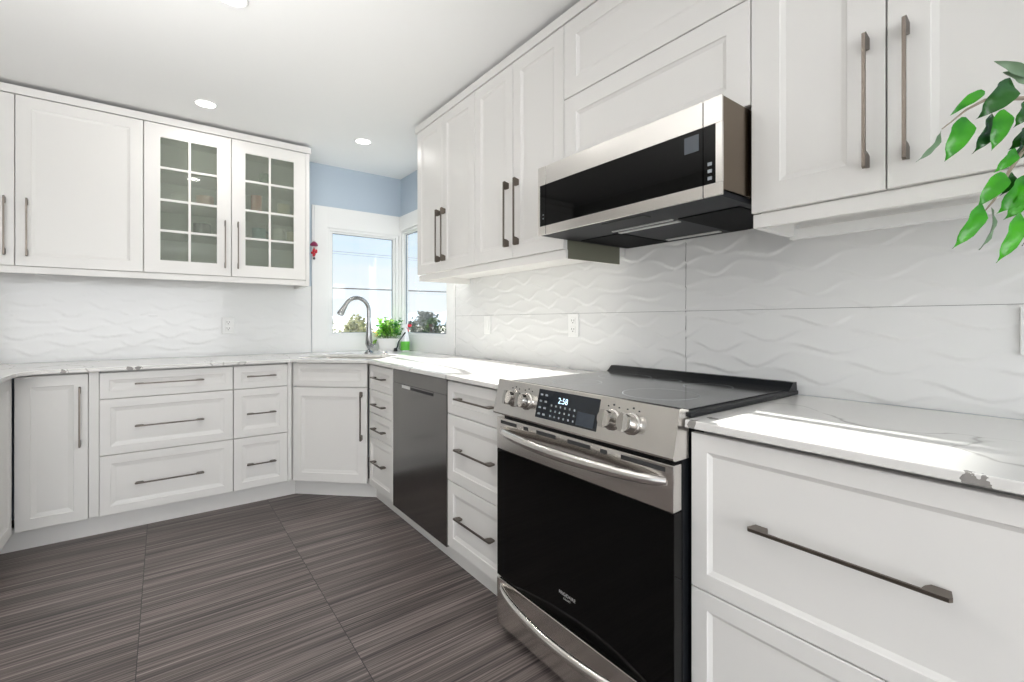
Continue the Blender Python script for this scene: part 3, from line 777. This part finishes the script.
# frame on the sloped face
A0 = Vector((0, -.039, .940)); A1 = Vector((0, -.0665, .822)); dn = (A0-A1).normalized(); nrm = Vector((0, -dn.z, dn.y))
if nrm.y > 0: nrm = -nrm
def onp(x, s, off=0.0):
    """s measured from the lower edge up along the slope"""
    return Vector((x, 0, 0)) + Vector((0, A1.y, A1.z)) + dn*s + nrm*off
def pbox(mb, x0, s0, x1, s1, o0, o1):
    v = [onp(x, s, o) for o in (o0, o1) for x, s in ((x0, s0), (x1, s0), (x1, s1), (x0, s1))]
    mb.vf(v, [(0, 1, 2, 3), (4, 5, 6, 7), (0, 1, 5, 4), (1, 2, 6, 5), (2, 3, 7, 6), (3, 0, 4, 7)])
b = MB(); pbox(b, .236, .018, .508, .112, 0, .0015)
disp = b.build('touch_display', M['display'], cp)
me = text_mesh('clock', '2:58', .026, 0, 0, 0, M['digit'], None)
def slope_text(me, x, s, parent, name, off=.0019):
    for v in me.vertices:
        v.co = onp(x+v.co.x, s+v.co.y, off)
    o = bpy.data.objects.new(name, me); col.objects.link(o); o.parent = parent
    return o
slope_text(me, .335, .076, cp, 'clock_digits')
def mark(x0, s0, x1, s1, o0, o1, name, m):
    b = MB(); pbox(b, x0, s0, x1, s1, o0, o1); b.build(name, m, cp)
for r_ in range(4):
    for c_ in range(2): mark(.247+c_*.024, .028+r_*.021, .259+c_*.024, .034+r_*.021, .0016, .0019, 'key_legend', M['print'])
for r_ in range(3):
    for c_ in range(6): mark(.305+c_*.021, .028+r_*.017, .311+c_*.021, .034+r_*.017, .0016, .0019, 'key_legend', M['print'])
b = MB(); pbox(b, .425, .024, .497, .064, .0016, .0018); b.build('display_window', M['lcd'], cp)
def knob(x, s):
    rot = Vector((0, 0, 1)).rotation_difference(nrm).to_matrix().to_4x4()
    b = MB(); b.lathe([(0, 0), (.029, 0), (.030, .004), (.028, .006), (.0255, .007), (.0245, .034), (.023, .037), (.0, .037)], c=onp(x, s, .0003), seg=28, mtx=rot)
    # grip blade
    for q in ((-.007, -.0235, .007, .0235),):
        v = []
        for o in (.036, .047):
            for xx, ss in ((q[0], q[1]), (q[2], q[1]), (q[2], q[3]), (q[0], q[3])): v.append(onp(x+xx, s+ss, o))
        b.vf(v, [(0, 1, 2, 3), (4, 5, 6, 7), (0, 1, 5, 4), (1, 2, 6, 5), (2, 3, 7, 6), (3, 0, 4, 7)])
    b.build('knob', M['chrome'], cp, True, angle=35)
for x_ in (.108, .180, .560, .628): knob(x_, .062)
for x_ in (.108, .180, .560, .628):
    mark(x_-.003, .101, x_+.003, .106, .0002, .0006, 'knob_mark', M['slot']); mark(x_-.022, .096, x_-.017, .100, .0002, .0006, 'knob_mark', M['slot']); mark(x_+.017, .096, x_+.022, .100, .0002, .0006, 'knob_mark', M['slot'])
# oven door
dY = -.056
b = MB(); b.box(.004, dY, .684, RWd-.006, -.0205, .802, .003); band = b.build('door_band', M['steel'], root)
b = MB(); b.box(.004, dY+.001, .212, RWd-.006, -.0205, .6835, .002); glassd = b.build('oven_door', M['blackglass'], root)
for xa, xb in ((.03, .125), (.165, .19), (.235, .33), (.385, .48), (.52, .545), (.595, .735)):
    MB().box(xa, dY-.0008, .781, xb, dY+.0005, .793).build('vent_slot', M['slot'], band)
def bow_handle(z, parent, name, out=.062, r=.0135, droop=0.0, x0=.03, x1=None):
    x1 = x1 or RWd-.03; pts = []; rad = []
    n = 26
    for k in range(n+1):
        t = k/n; x = x0+(x1-x0)*t
        yy = dY + .004 - out*math.sin(PI*t)**.62
        pts.append((x, yy, z - droop*math.sin(PI*t))); rad.append(r*(.72+.28*math.sin(PI*t)**.5))
    MB().tube(pts, rad, 16, sq=1.25).build(name, M['steel'], parent, True)
bow_handle(.757, band, 'handle')
for body_, sz, zz, nm in (('FRIGIDAIRE', .0145, .300, 'logo'), ('GALLERY', .008, .289, 'logo_line')):
    me = text_mesh(nm, body_, sz, 0, 0, 0, M['logo'], None, 'CENTER')
    for v in me.vertices: v.co = Vector((.382+v.co.x*1.0, dY+.0004, zz+v.co.y))
    o = bpy.data.objects.new(nm, me); col.objects.link(o); o.parent = glassd
# storage drawer
b = MB(); b.box(.004, dY, .032, RWd-.006, -.0205, .204, .003); dr = b.build('drawer', M['steel'], root)
bow_handle(.178, dr, 'handle', out=.066, r=.013, droop=.0)

# ------------------------------------------------------------------ over-the-range microwave
MW = .742; mz0, mz1 = 1.488, 1.749
mx, my = -.538, -2.541
root = thing('microwave', 'low-profile stainless microwave with black glass mounted above the stove', 'microwave', (mx, my, mz0), -90)
mdp = -mx-.012
b = MB(); b.box(.002, .0072, mz0+.016, MW-.002, mdp, mz1, .002); b.build('body', M['case'], root)
b = MB(); b.box(.008, .0072, mz0, MW-.008, mdp-.005, mz0+.0155, .002); und = b.build('underside', M['darkgrey'], root)
for q in ((.035, .20, .235, mdp-.03), (MW-.235, .16, MW-.035, mdp-.03)):
    MB().box(q[0], q[1], mz0-.003, q[2], q[3], mz0-.0002).build('grease_filter', M['mesh'], und)
M['bar'] = mat('brushed_light_bar', (.75, .75, .74), .3, .6)
for q in ((.24, .150, .49, .160), (.24, .185, .49, .203), (.26, mdp-.075, MW-.26, mdp-.055)):
    MB().box(q[0], q[1], mz0-.004, q[2], q[3], mz0-.0002).build('light_bar', M['bar'], und)
b = MB(); b.box(.30, .03, mz0-.002, .47, .07, mz0-.0002); b.build('vent_slot', M['slot'], und)
sp0, sp1 = .045, .688
za, zb_ = mz0+.034, mz0+.190
for nm, xa, xb in (('end_cap', 0, sp0-.0012), ('door', sp0+.0012, sp1-.0012), ('end_cap', sp1+.0012, MW)):
    b = MB(); b.box(xa, 0, zb_, xb, .0068, mz1, .0012); b.box(xa, 0, mz0, xb, .0068, za, .0012)
    ga, gb = max(xa, .012), min(xb, MW-.018)
    if xa < ga: b.box(xa, 0, za, ga, .0068, zb_)
    if gb < xb: b.box(gb, 0, za, xb, .0068, zb_)
    o = b.build(nm, M['steel'], root)
    b = MB(); b.box(ga, .0008, za, gb, .0068, zb_); b.build('glass', M['blackglass'], o)
    if nm == 'end_cap' and xa > .1:
        for k in range(3): MB().box(xa+.012, .0002, mz0+.045+k*.019, xa+.024, .001, mz0+.054+k*.019).build('button', M['print'], o)
    elif nm == 'end_cap':
        for k in range(2): MB().box(xa+.028, .0002, mz0+.06+k*.014, xa+.033, .001, mz0+.065+k*.014).build('button', M['print'], o)
    else:
        b = MB(); b.box(.632, .0002, mz0+.132, .676, .001, mz0+.178); b.build('display', M['lcd'], o)

# ------------------------------------------------------------------ outlets and switch
def outlet(name, label, loc, rz, kind):
    root = thing(name, label, 'outlet' if kind == 'o' else 'switch', (loc[0], loc[1], loc[2]-.06), rz)
    z = loc[2]
    p = MB().box(-.038, -.006, z-.06, .038, 0, z+.06, .0025).build('cover_plate', M['plastic'], root)
    if kind == 'o':
        for s in (-1, 1):
            r = MB().box(-.017, -.0085, z+s*.022-.017, .017, -.0061, z+s*.022+.017, .001).build('receptacle', M['plastic'], root)
            for q in ((-.009, -.002, -.0065, .008), (.0065, -.002, .009, .008), (-.0025, -.011, .0025, -.006)):
                MB().box(q[0], -.0089, z+s*.022+q[1], q[2], -.0084, z+s*.022+q[3]).build('slot', M['slot'], r)
    else:
        MB().box(-.0165, -.010, z-.033, .0165, -.0061, z+.033, .0015).build('rocker', M['plastic'], root)
outlet('wall_outlet', 'white double outlet on the back wall below the glass-door cabinet', (-1.322, -.0108, 1.131), 0, 'o')
outlet('wall_outlet', 'white double outlet on the wavy backsplash just left of the stove', (-.0108, -2.202, 1.139), -90, 'o')
outlet('light_switch', 'white rocker switch on the backsplash nearest the corner window', (-.0108, -1.409, 1.137), -90, 's')
outlet('light_switch', 'white rocker switch on the backsplash at the right picture edge', (-.0108, -3.796, 1.134), -90, 's')

# ------------------------------------------------------------------ recessed lights
names = {0: 'recessed ceiling light nearest the viewer, at the top edge of the picture', 1: 'recessed ceiling light above the glass-door wall cabinet', 2: 'recessed ceiling light nearest the corner window'}
for i, (lx, ly) in enumerate(DOWNLIGHTS):
    root = thing('recessed_light', names.get(i, 'recessed ceiling light outside the picture'), 'ceiling light', (lx, ly, CEIL-.004), 0, 'recessed ceiling lights')
    MB().lathe([(.048, CEIL-.0005), (.058, CEIL-.0005), (.060, CEIL-.003), (.056, CEIL-.006), (.049, CEIL-.004), (.048, CEIL-.0005)], seg=32, caps=False).build('trim_ring', M['plastic'], root, True)
    MB().lathe([(0, CEIL-.0006), (.0475, CEIL-.0006), (.0475, CEIL-.0026), (0, CEIL-.0028)], seg=32).build('diffuser', M['lampglow'], root)
    area('downlight_beam', (lx, ly, CEIL-.009), (0, 0, -1), .10, .10, LAMP_POWER, (1, .975, .94), 'DISK', 170)

# ------------------------------------------------------------------ window-sill things
rnd = random.Random(4)
px, py = -.165, -.135
root = thing('potted_plant', 'leafy green plant in a low white tapered pot behind the faucet', 'potted plant', (px, py, CT+.0006), -38)
z_ = CT+.0006
def loft(mb, secs):
    lv = []
    for a, b_, r, z in secs: lv.append([mb.bm.verts.new(p) for p in rrect(a, b_, r, z)])
    for A, B_ in zip(lv[:-1], lv[1:]):
        n = len(A)
        for k in range(n): mb.bm.faces.new((A[k], A[(k+1) % n], B_[(k+1) % n], B_[k]))
    mb.bm.faces.new(lv[0]); mb.bm.faces.new(lv[-1])
b = MB(); loft(b, [(.072, .048, .02, z_+.014), (.088, .062, .022, z_+.095), (.090, .064, .022, z_+.103), (.084, .058, .02, z_+.103), (.080, .054, .02, z_+.088)])
b.build('pot', M['ceramic'], root, True)
b = MB(); loft(b, [(.080, .056, .02, z_), (.084, .060, .02, z_+.012), (.076, .052, .02, z_+.0135)]); b.build('saucer', M['ceramic'], root, True)
b = MB(); loft(b, [(.0785, .0525, .02, z_+.082), (.0785, .0525, .02, z_+.089)]); b.build('soil', M['soil'], root)
st = MB(); lf1, lf2, lf3 = MB(), MB(), MB()
for i in range(52):
    bx_, by_ = rnd.uniform(-.065, .065), rnd.uniform(-.04, .04)
    hh = rnd.uniform(.06, .195); tx = bx_*1.7+rnd.uniform(-.03, .03); ty = by_*1.6+rnd.uniform(-.03, .03)
    p0_ = Vector((bx_, by_, z_+.086)); p1_ = Vector((tx, ty, z_+.09+hh))
    st.tube([p0_, (p0_+p1_)/2+Vector((0, 0, .01)), p1_], .0016, 5)
    for j in range(8):
        t = rnd.uniform(.35, 1.0); q = p0_.lerp(p1_, t)
        a = rnd.uniform(0, 2*PI); L = rnd.uniform(.028, .05)
        d = Vector((math.cos(a), math.sin(a), rnd.uniform(-.2, .6))).normalized()
        tgt = lf2 if tx > .06 and rnd.random() < .75 else (lf2 if rnd.random() < .22 else lf1)
        leafshape(tgt, q, q+d*L, L*.6, (0, 0, 1), n=5)
for i in range(5):
    q = Vector((-.105+rnd.uniform(-.02, .02), rnd.uniform(-.03, .03), z_+.115+rnd.uniform(-.01, .05)))
    st.tube([(-.06, 0, z_+.086), q], .0015, 5)
    for j in range(4):
        a = rnd.uniform(0, 2*PI); d = Vector((math.cos(a), math.sin(a), .4)).normalized(); leafshape(lf3, q, q+d*.022, .014, (0, 0, 1), n=4)
for i in range(8):
    q = Vector((-.10+rnd.uniform(-.01, .01), rnd.uniform(-.03, .03), z_+.09)); d = Vector((-.5, rnd.uniform(-.4, .4), -.75)).normalized(); leafshape(lf1, q, q+d*.05, .03, (-1, 0, .3), n=5)
st.build('stems', M['stem'], root)
lf1.build('foliage', M['herb'], root, True); lf2.build('foliage', M['herb2'], root, True); lf3.build('flowers', M['yellow'], root, True)

root = thing('spray_bottle', 'clear white spray bottle with red nozzle and green label beside the potted plant', 'spray bottle', (-.085, -.285, CT+.0006), -40)
MB().lathe([(0, z_), (.034, z_), (.037, z_+.004), (.037, z_+.012), (.036, z_+.10), (.030, z_+.13), (.016, z_+.175), (.014, z_+.195), (0, z_+.195)], seg=24).build('bottle', M['bottle'], root, True)
MB().lathe([(.0376, z_+.006), (.0378, z_+.008), (.0376, z_+.078), (.0371, z_+.080), (.0369, z_+.04), (.0376, z_+.006)], seg=24, caps=False).build('label_band', M['green'], root, True)
b = MB(); b.box(-.022, -.012, z_+.193, .024, .012, z_+.222, .004); b.build('trigger_head', M['bottle'], root)
MB().tube([(.014, 0, z_+.193), (.026, 0, z_+.178), (.028, 0, z_+.158)], .004, 8).build('trigger', M['red'], root, True)
MB().tube([(.0245, 0, z_+.209), (.046, 0, z_+.212), (.054, 0, z_+.2125)], [.014, .012, .009], 12).build('nozzle', M['red'], root, True)

root = thing('dish_brush', 'black long-handled dish brush leaning between the pot and the spray bottle', 'dish brush', (-.155, -.285, CT+.0006), -40)
MB().tube([(-.012, 0, z_+.020), (0, 0, z_+.030), (.010, 0, z_+.075), (.045, .0, z_+.125), (.068, 0, z_+.155)], [.006, .0055, .005, .005, .0065], 10).build('handle', M['black'], root, True)
b = MB(); b.lathe([(0, z_), (.017, z_), (.015, z_+.018), (.012, z_+.026), (0, z_+.028)], c=(-.014, 0, 0), seg=14); b.build('brush_head', M['black'], root, True)

# hanging ornament
root = thing('hanging_ornament', 'small red and plum bead ornament hanging by a cord beside the corner window', 'ornament', (-.742, -.034, 1.64), -37)
MB().tube([(0, .014, 2.085), (0, .008, 2.07), (0, 0, 1.92), (0, 0, 1.665)], .0012, 6).build('cord', M['wire'], root)
MB().lathe([(0, 1.795), (.008, 1.794), (.020, 1.783), (.029, 1.768), (.030, 1.761), (.022, 1.757), (0, 1.757)], seg=20).build('bead_cap', M['plum'], root, True)
b = MB()
for (dx_, dy_, zz, r) in ((0, 0, 1.722, .014), (.016, .0, 1.712, .011), (-.015, .004, 1.706, .012), (.004, -.008, 1.696, .012), (-.004, .004, 1.684, .010), (.020, 0, 1.724, .007), (0, 0, 1.741, .006)):
    b.lathe([(0, -r), (r*.7, -r*.7), (r, 0), (r*.7, r*.7), (0, r)], c=(dx_, dy_, zz), seg=10)
b.build('beads', M['red'], root, True)
MB().lathe([(0, 1.650), (.007, 1.653), (.010, 1.662), (.006, 1.670), (0, 1.672)], seg=10).build('bell', M['charcoal'], root, True)

# ------------------------------------------------------------------ crockery behind the frosted panes
def mug(name, label, cat, x, z, r, h, m, y=-.24, handle=True, group='crockery in the glass-door cabinet'):
    root = thing(name, label, cat, (x, y, z), rnd.uniform(-60, 0), group)
    b = MB(); b.lathe([(0, z), (r*.85, z), (r, z+.008), (r, z+h), (r-.004, z+h), (r-.005, z+.01), (0, z+.01)], seg=22); b.build('cup', m, root, True)
    if handle:
        MB().tube([(r-.003, 0, z+h*.8), (r+.016, 0, z+h*.78), (r+.024, 0, z+h*.5), (r+.016, 0, z+h*.25), (r-.003, 0, z+h*.2)], .0045, 8).build('handle', m, root, True)
s0, s1, s2, s3 = ZDB+.0165, MZ[0]+.0095, MZ[1]+.0095, MZ[2]+.0095
mug('tumbler', 'tall coral tumbler on the second shelf behind the right glass door', 'tumbler', -1.175, s2, .034, .125, M['coral'], handle=False)
mug('mug', 'cream mug on the second shelf behind the right glass door', 'mug', -1.00, s2, .042, .09, M['mugcream'])
mug('mug', 'teal mug on the third shelf behind the right glass door', 'mug', -1.16, s1, .043, .085, M['mugteal'])
mug('mug', 'white patterned mug on the third shelf behind the right glass door', 'mug', -1.035, s1, .045, .095, M['mugwhite'])
mug('mug', 'cream mug on the third shelf at the far right behind the glass', 'mug', -.945, s1, .036, .085, M['mugcream'])
mug('glass_jar', 'pale green jar on the top shelf behind the right glass door', 'jar', -1.12, s3, .034, .09, M['ficus_pale'], handle=False)
mug('bowl', 'small white bowl on the bottom shelf behind the right glass door', 'bowl', -1.03, s0, .04, .05, M['mugwhite'], handle=False)
mug('bowl', 'small dark bowl on the bottom shelf behind the right glass door', 'bowl', -1.17, s0, .04, .045, M['charcoal'], handle=False)
mug('mug', 'blush teapot-shaped mug on the second shelf behind the left glass door', 'mug', -1.475, s2, .05, .07, M['teapink'])
mug('bowl', 'white bowl on the second shelf behind the left glass door', 'bowl', -1.60, s2, .055, .06, M['mugwhite'], handle=False)
mug('bowl', 'charcoal bowl on the third shelf behind the left glass door', 'bowl', -1.49, s1, .05, .075, M['charcoal'], handle=False)
mug('mug', 'cream mug on the bottom shelf behind the left glass door', 'mug', -1.60, s0, .04, .06, M['mugcream'])

# ------------------------------------------------------------------ ficus tree reaching in from the right
FU, FV, FF = 513.72, 322.14, 463.66
ca, sa = math.cos(R_(37.1005)), math.sin(R_(37.1005))
def at(u, v, d):
    return Vector((CAM[0] + d*(sa + ca*(u-FU)/FF), CAM[1] + d*(ca - sa*(u-FU)/FF), CAM[2] - d*(v-FV)/FF))
root = thing('ficus_tree', 'tall potted weeping ficus whose leafy branches hang in at the right edge', 'potted plant', (-.62, -4.62, 0))
O = Vector((-.62, -4.62, 0))
MB().lathe([(0, .0005), (.13, .0005), (.17, .27), (.185, .29), (.185, .32), (.165, .32), (.155, .28), (0, .28)], seg=32).build('pot', M['terra'], root, True)
MB().lathe([(0, .281), (.153, .281), (.15, .29), (0, .295)], seg=24).build('soil', M['soil'], root)
trunk_top = Vector((.02, .08, 1.75))
MB().tube([(0, 0, .285), (.02, -.01, .7), (-.02, .02, 1.2), trunk_top], [.022, .019, .016, .010], 10).build('trunk', M['bark'], root, True)
br = MB(); bright, dark, pale = MB(), MB(), MB()
def W(u, v, d=.76): return at(u, v, d)-O
def branch(pts, r0=.003, r1=.001):
    n = len(pts); br.tube(pts, [r0+(r1-r0)*i/(n-1) for i in range(n)], 7)
b0 = trunk_top
branch([b0, W(1120, 60, .78), W(1060, 90, .76), W(1024, 98), W(985, 100), W(966, 110), W(942, 129)], .006, .0009)
branch([b0, W(1120, 110, .8), W(1060, 120, .78), W(1030, 140), W(1010, 170), W(994, 200), W(984, 212)], .006, .0009)
branch([W(1060, 120, .78), W(1034, 170), W(1026, 200), W(1018, 216)], .003, .0009)
branch([W(1060, 90, .76), W(1035, 78), W(1020, 72)], .002, .0008)
view = Vector((-.60, -.80, .05))
def leaf(mb, u0, v0, u1, v1, wpx, d=.76, tilt=(0, 0, 0), dd_=.0, fold=.42):
    leafshape(mb, W(u0, v0, d), W(u1, v1, d+dd_), .92*wpx*d/FF, view+Vector(tilt), fold=fold, droop=.10, n=10)
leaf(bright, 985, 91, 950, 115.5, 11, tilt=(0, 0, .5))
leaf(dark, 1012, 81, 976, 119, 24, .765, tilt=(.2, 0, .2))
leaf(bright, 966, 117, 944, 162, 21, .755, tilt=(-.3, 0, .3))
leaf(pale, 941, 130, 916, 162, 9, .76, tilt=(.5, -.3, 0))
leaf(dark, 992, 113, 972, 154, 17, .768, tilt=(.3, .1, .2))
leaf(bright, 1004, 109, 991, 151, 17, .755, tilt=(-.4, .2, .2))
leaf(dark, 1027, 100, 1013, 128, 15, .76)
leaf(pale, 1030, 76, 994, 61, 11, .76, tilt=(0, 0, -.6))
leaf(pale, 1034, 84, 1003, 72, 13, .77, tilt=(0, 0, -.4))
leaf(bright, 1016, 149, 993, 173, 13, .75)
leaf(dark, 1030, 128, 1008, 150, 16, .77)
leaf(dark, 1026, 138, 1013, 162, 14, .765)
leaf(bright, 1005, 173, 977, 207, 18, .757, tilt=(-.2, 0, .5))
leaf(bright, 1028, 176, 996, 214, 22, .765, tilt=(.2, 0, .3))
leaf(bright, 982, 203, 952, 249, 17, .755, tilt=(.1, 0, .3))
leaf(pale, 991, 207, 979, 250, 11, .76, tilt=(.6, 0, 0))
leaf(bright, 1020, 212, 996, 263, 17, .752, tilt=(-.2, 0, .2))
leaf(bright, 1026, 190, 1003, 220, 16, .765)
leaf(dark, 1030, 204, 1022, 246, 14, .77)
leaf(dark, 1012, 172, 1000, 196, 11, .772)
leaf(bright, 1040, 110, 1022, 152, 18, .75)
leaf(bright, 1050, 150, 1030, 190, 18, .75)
rf = random.Random(11)
for i in range(46):
    q = Vector((rf.uniform(-.28, .22), rf.uniform(-.25, .42), rf.uniform(1.25, 1.95)))
    wq = q+O
    # keep the crown to the right of the picture edge
    lim = CAM[1] + (wq.x-CAM[0])*0.09 - .06
    if wq.y > lim or wq.x > -.42: continue
    br.tube([trunk_top.lerp(Vector((0, 0, 1.4)), rf.random()*.6), q], [.003, .001], 5)
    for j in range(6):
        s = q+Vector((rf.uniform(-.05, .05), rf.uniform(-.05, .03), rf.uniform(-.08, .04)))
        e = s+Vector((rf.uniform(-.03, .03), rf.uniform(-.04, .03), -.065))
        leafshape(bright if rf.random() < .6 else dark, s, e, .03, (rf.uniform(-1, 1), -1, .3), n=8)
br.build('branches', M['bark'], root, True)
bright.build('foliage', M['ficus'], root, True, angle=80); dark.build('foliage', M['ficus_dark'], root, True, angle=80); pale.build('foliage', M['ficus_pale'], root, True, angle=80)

# ------------------------------------------------------------------ outdoors
b = MB(); n = 24
b.vf([(-300, 4, -3.2), (500, 4, -3.2), (900, 900, -3.2), (-300, 900, -3.2)], [(0, 1, 2, 3)])
gnd = b.build('ground', M['ground']); gnd['kind'] = 'structure'
def hills(name, dist, hh, seed, m, label):
    rs = random.Random(seed); b = MB(); ph = [rs.uniform(0, 6) for _ in range(6)]
    rows = []
    for i in range(90):
        a = R_(-15 + 100*i/89)
        hgt = hh*(.55+.2*math.sin(a*9+ph[0])+.13*math.sin(a*23+ph[1])+.06*math.sin(a*57+ph[2])+.03*math.sin(a*120+ph[3]))
        rows.append([b.bm.verts.new((math.sin(a)*r, math.cos(a)*r, z)) for r, z in ((dist*.85, -3.2), (dist, hgt), (dist*1.25, -3.2))])
    for A, B_ in zip(rows[:-1], rows[1:]):
        for k in range(2): b.bm.faces.new((A[k], B_[k], B_[k+1], A[k+1]))
    o = b.build(name, m, None, True); o['kind'] = 'structure'
hills('hills', 700, 30, 3, M['hill'], '')
def tree_mesh(seed, m, name):
    rs = random.Random(seed); b = MB(); tw = MB()
    tw.tube([(0, 0, 0), (.05, 0, 1.2), (0, .05, 2.6)], [.12, .09, .04], 6)
    for i in range(22):
        a = rs.uniform(0, 2*PI); r = rs.uniform(.3, 1.05); z = rs.uniform(1.6, 4.6)
        tw.tube([(0, 0, rs.uniform(.8, 2.2)), (math.cos(a)*r*.5, math.sin(a)*r*.5, z*.7), (math.cos(a)*r, math.sin(a)*r, z)], [.05, .03, .012], 4)
    for i in range(900):
        a = rs.uniform(0, 2*PI); t = rs.random()**.5; zz = rs.uniform(-1, 1)
        rr = 1.15*math.sqrt(max(0, 1-zz*zz))*t
        p = Vector((math.cos(a)*rr, math.sin(a)*rr, 2.8+zz*2.1+.3*math.sin(5*a)))
        d = Vector((rs.uniform(-1, 1), rs.uniform(-1, 1), rs.uniform(-1, 1))).normalized()*rs.uniform(.16, .34)
        e = d.cross(Vector((rs.uniform(-1, 1), rs.uniform(-1, 1), .3))).normalized()*.11
        b.vf([p, p+d*.5+e, p+d, p+d*.5-e], [(0, 1, 2, 3)])
    return b, tw
def tree(kind, seed, label, loc, s):
    root = thing('tree', label, 'tree', (loc[0], loc[1], -3.2), rnd.uniform(0, 180), 'trees beyond the corner window')
    ZOFF[root.name] = 0
    b, tw = tree_mesh(seed, kind, 'tree'); root.scale = (s*1.08, s*1.08, s*.9)
    b.build('crown', kind, root); tw.build('trunk', M['bark'], root)
    return root
def copy_tree(src, loc, s, label):
    r = src.copy(); col.objects.link(r); r.location = (loc[0], loc[1], -3.2); r.scale = (s*1.08, s*1.08, s*.88); r.rotation_euler = (0, 0, rnd.uniform(0, 6)); r['label'] = label
    for ch in list(src.children):
        c = ch.copy(); col.objects.link(c); c.parent = r
tan_pos = [(7.9, 34, 1.0), (11.0, 34.3, 1.03), (14.1, 34, 1.0), (9.4, 38.4, 1.08), (12.6, 38.6, 1.10), (15.8, 38.3, 1.06), (6.2, 30.2, .96), (9.3, 30.1, .97)]
dk_pos = [(14.9, 29.4, 1.10), (18.2, 29.6, 1.12), (21.5, 29.4, 1.08), (17.0, 33.4, 1.16), (20.3, 33.6, 1.16), (19.0, 38.0, 1.2), (22.5, 37.8, 1.18), (12.0, 26.0, .98)]
src = None
for i, (x, y, s) in enumerate(tan_pos):
    lab = 'dull olive scrub tree seen low through the left pane of the corner window'
    if src is None: src = tree(M['scrub2'], 5, lab, (x, y), s)
    else: copy_tree(src, (x, y), s, lab)
src = None
for i, (x, y, s) in enumerate(dk_pos):
    lab = 'dark bare grey tree seen low through the right pane of the corner window'
    if src is None: src = tree(M['scrub'], 9, lab, (x, y), s)
    else: copy_tree(src, (x, y), s, lab)
def cable(z, r, m, label, sag=.2, dz=0):
    pts = []
    for k in range(41):
        x = -14+k*1.1; t = (x-5)/20
        pts.append((x, 12, z + dz*(x-3) + sag*t*t))
    tag(MB().tube(pts, r, 6).build('power_cable', m), label, 'cable')
cable(2.29, .020, M['cable'], 'thick brown power cable crossing the middle of both window panes', .02, .008)
cable(3.52, .008, M['wire'], 'thin pale overhead wire high in the corner window view', .02, .002)
cable(3.44, .006, M['wire'], 'second thin pale wire just below the highest one outside the window', .02, .002)
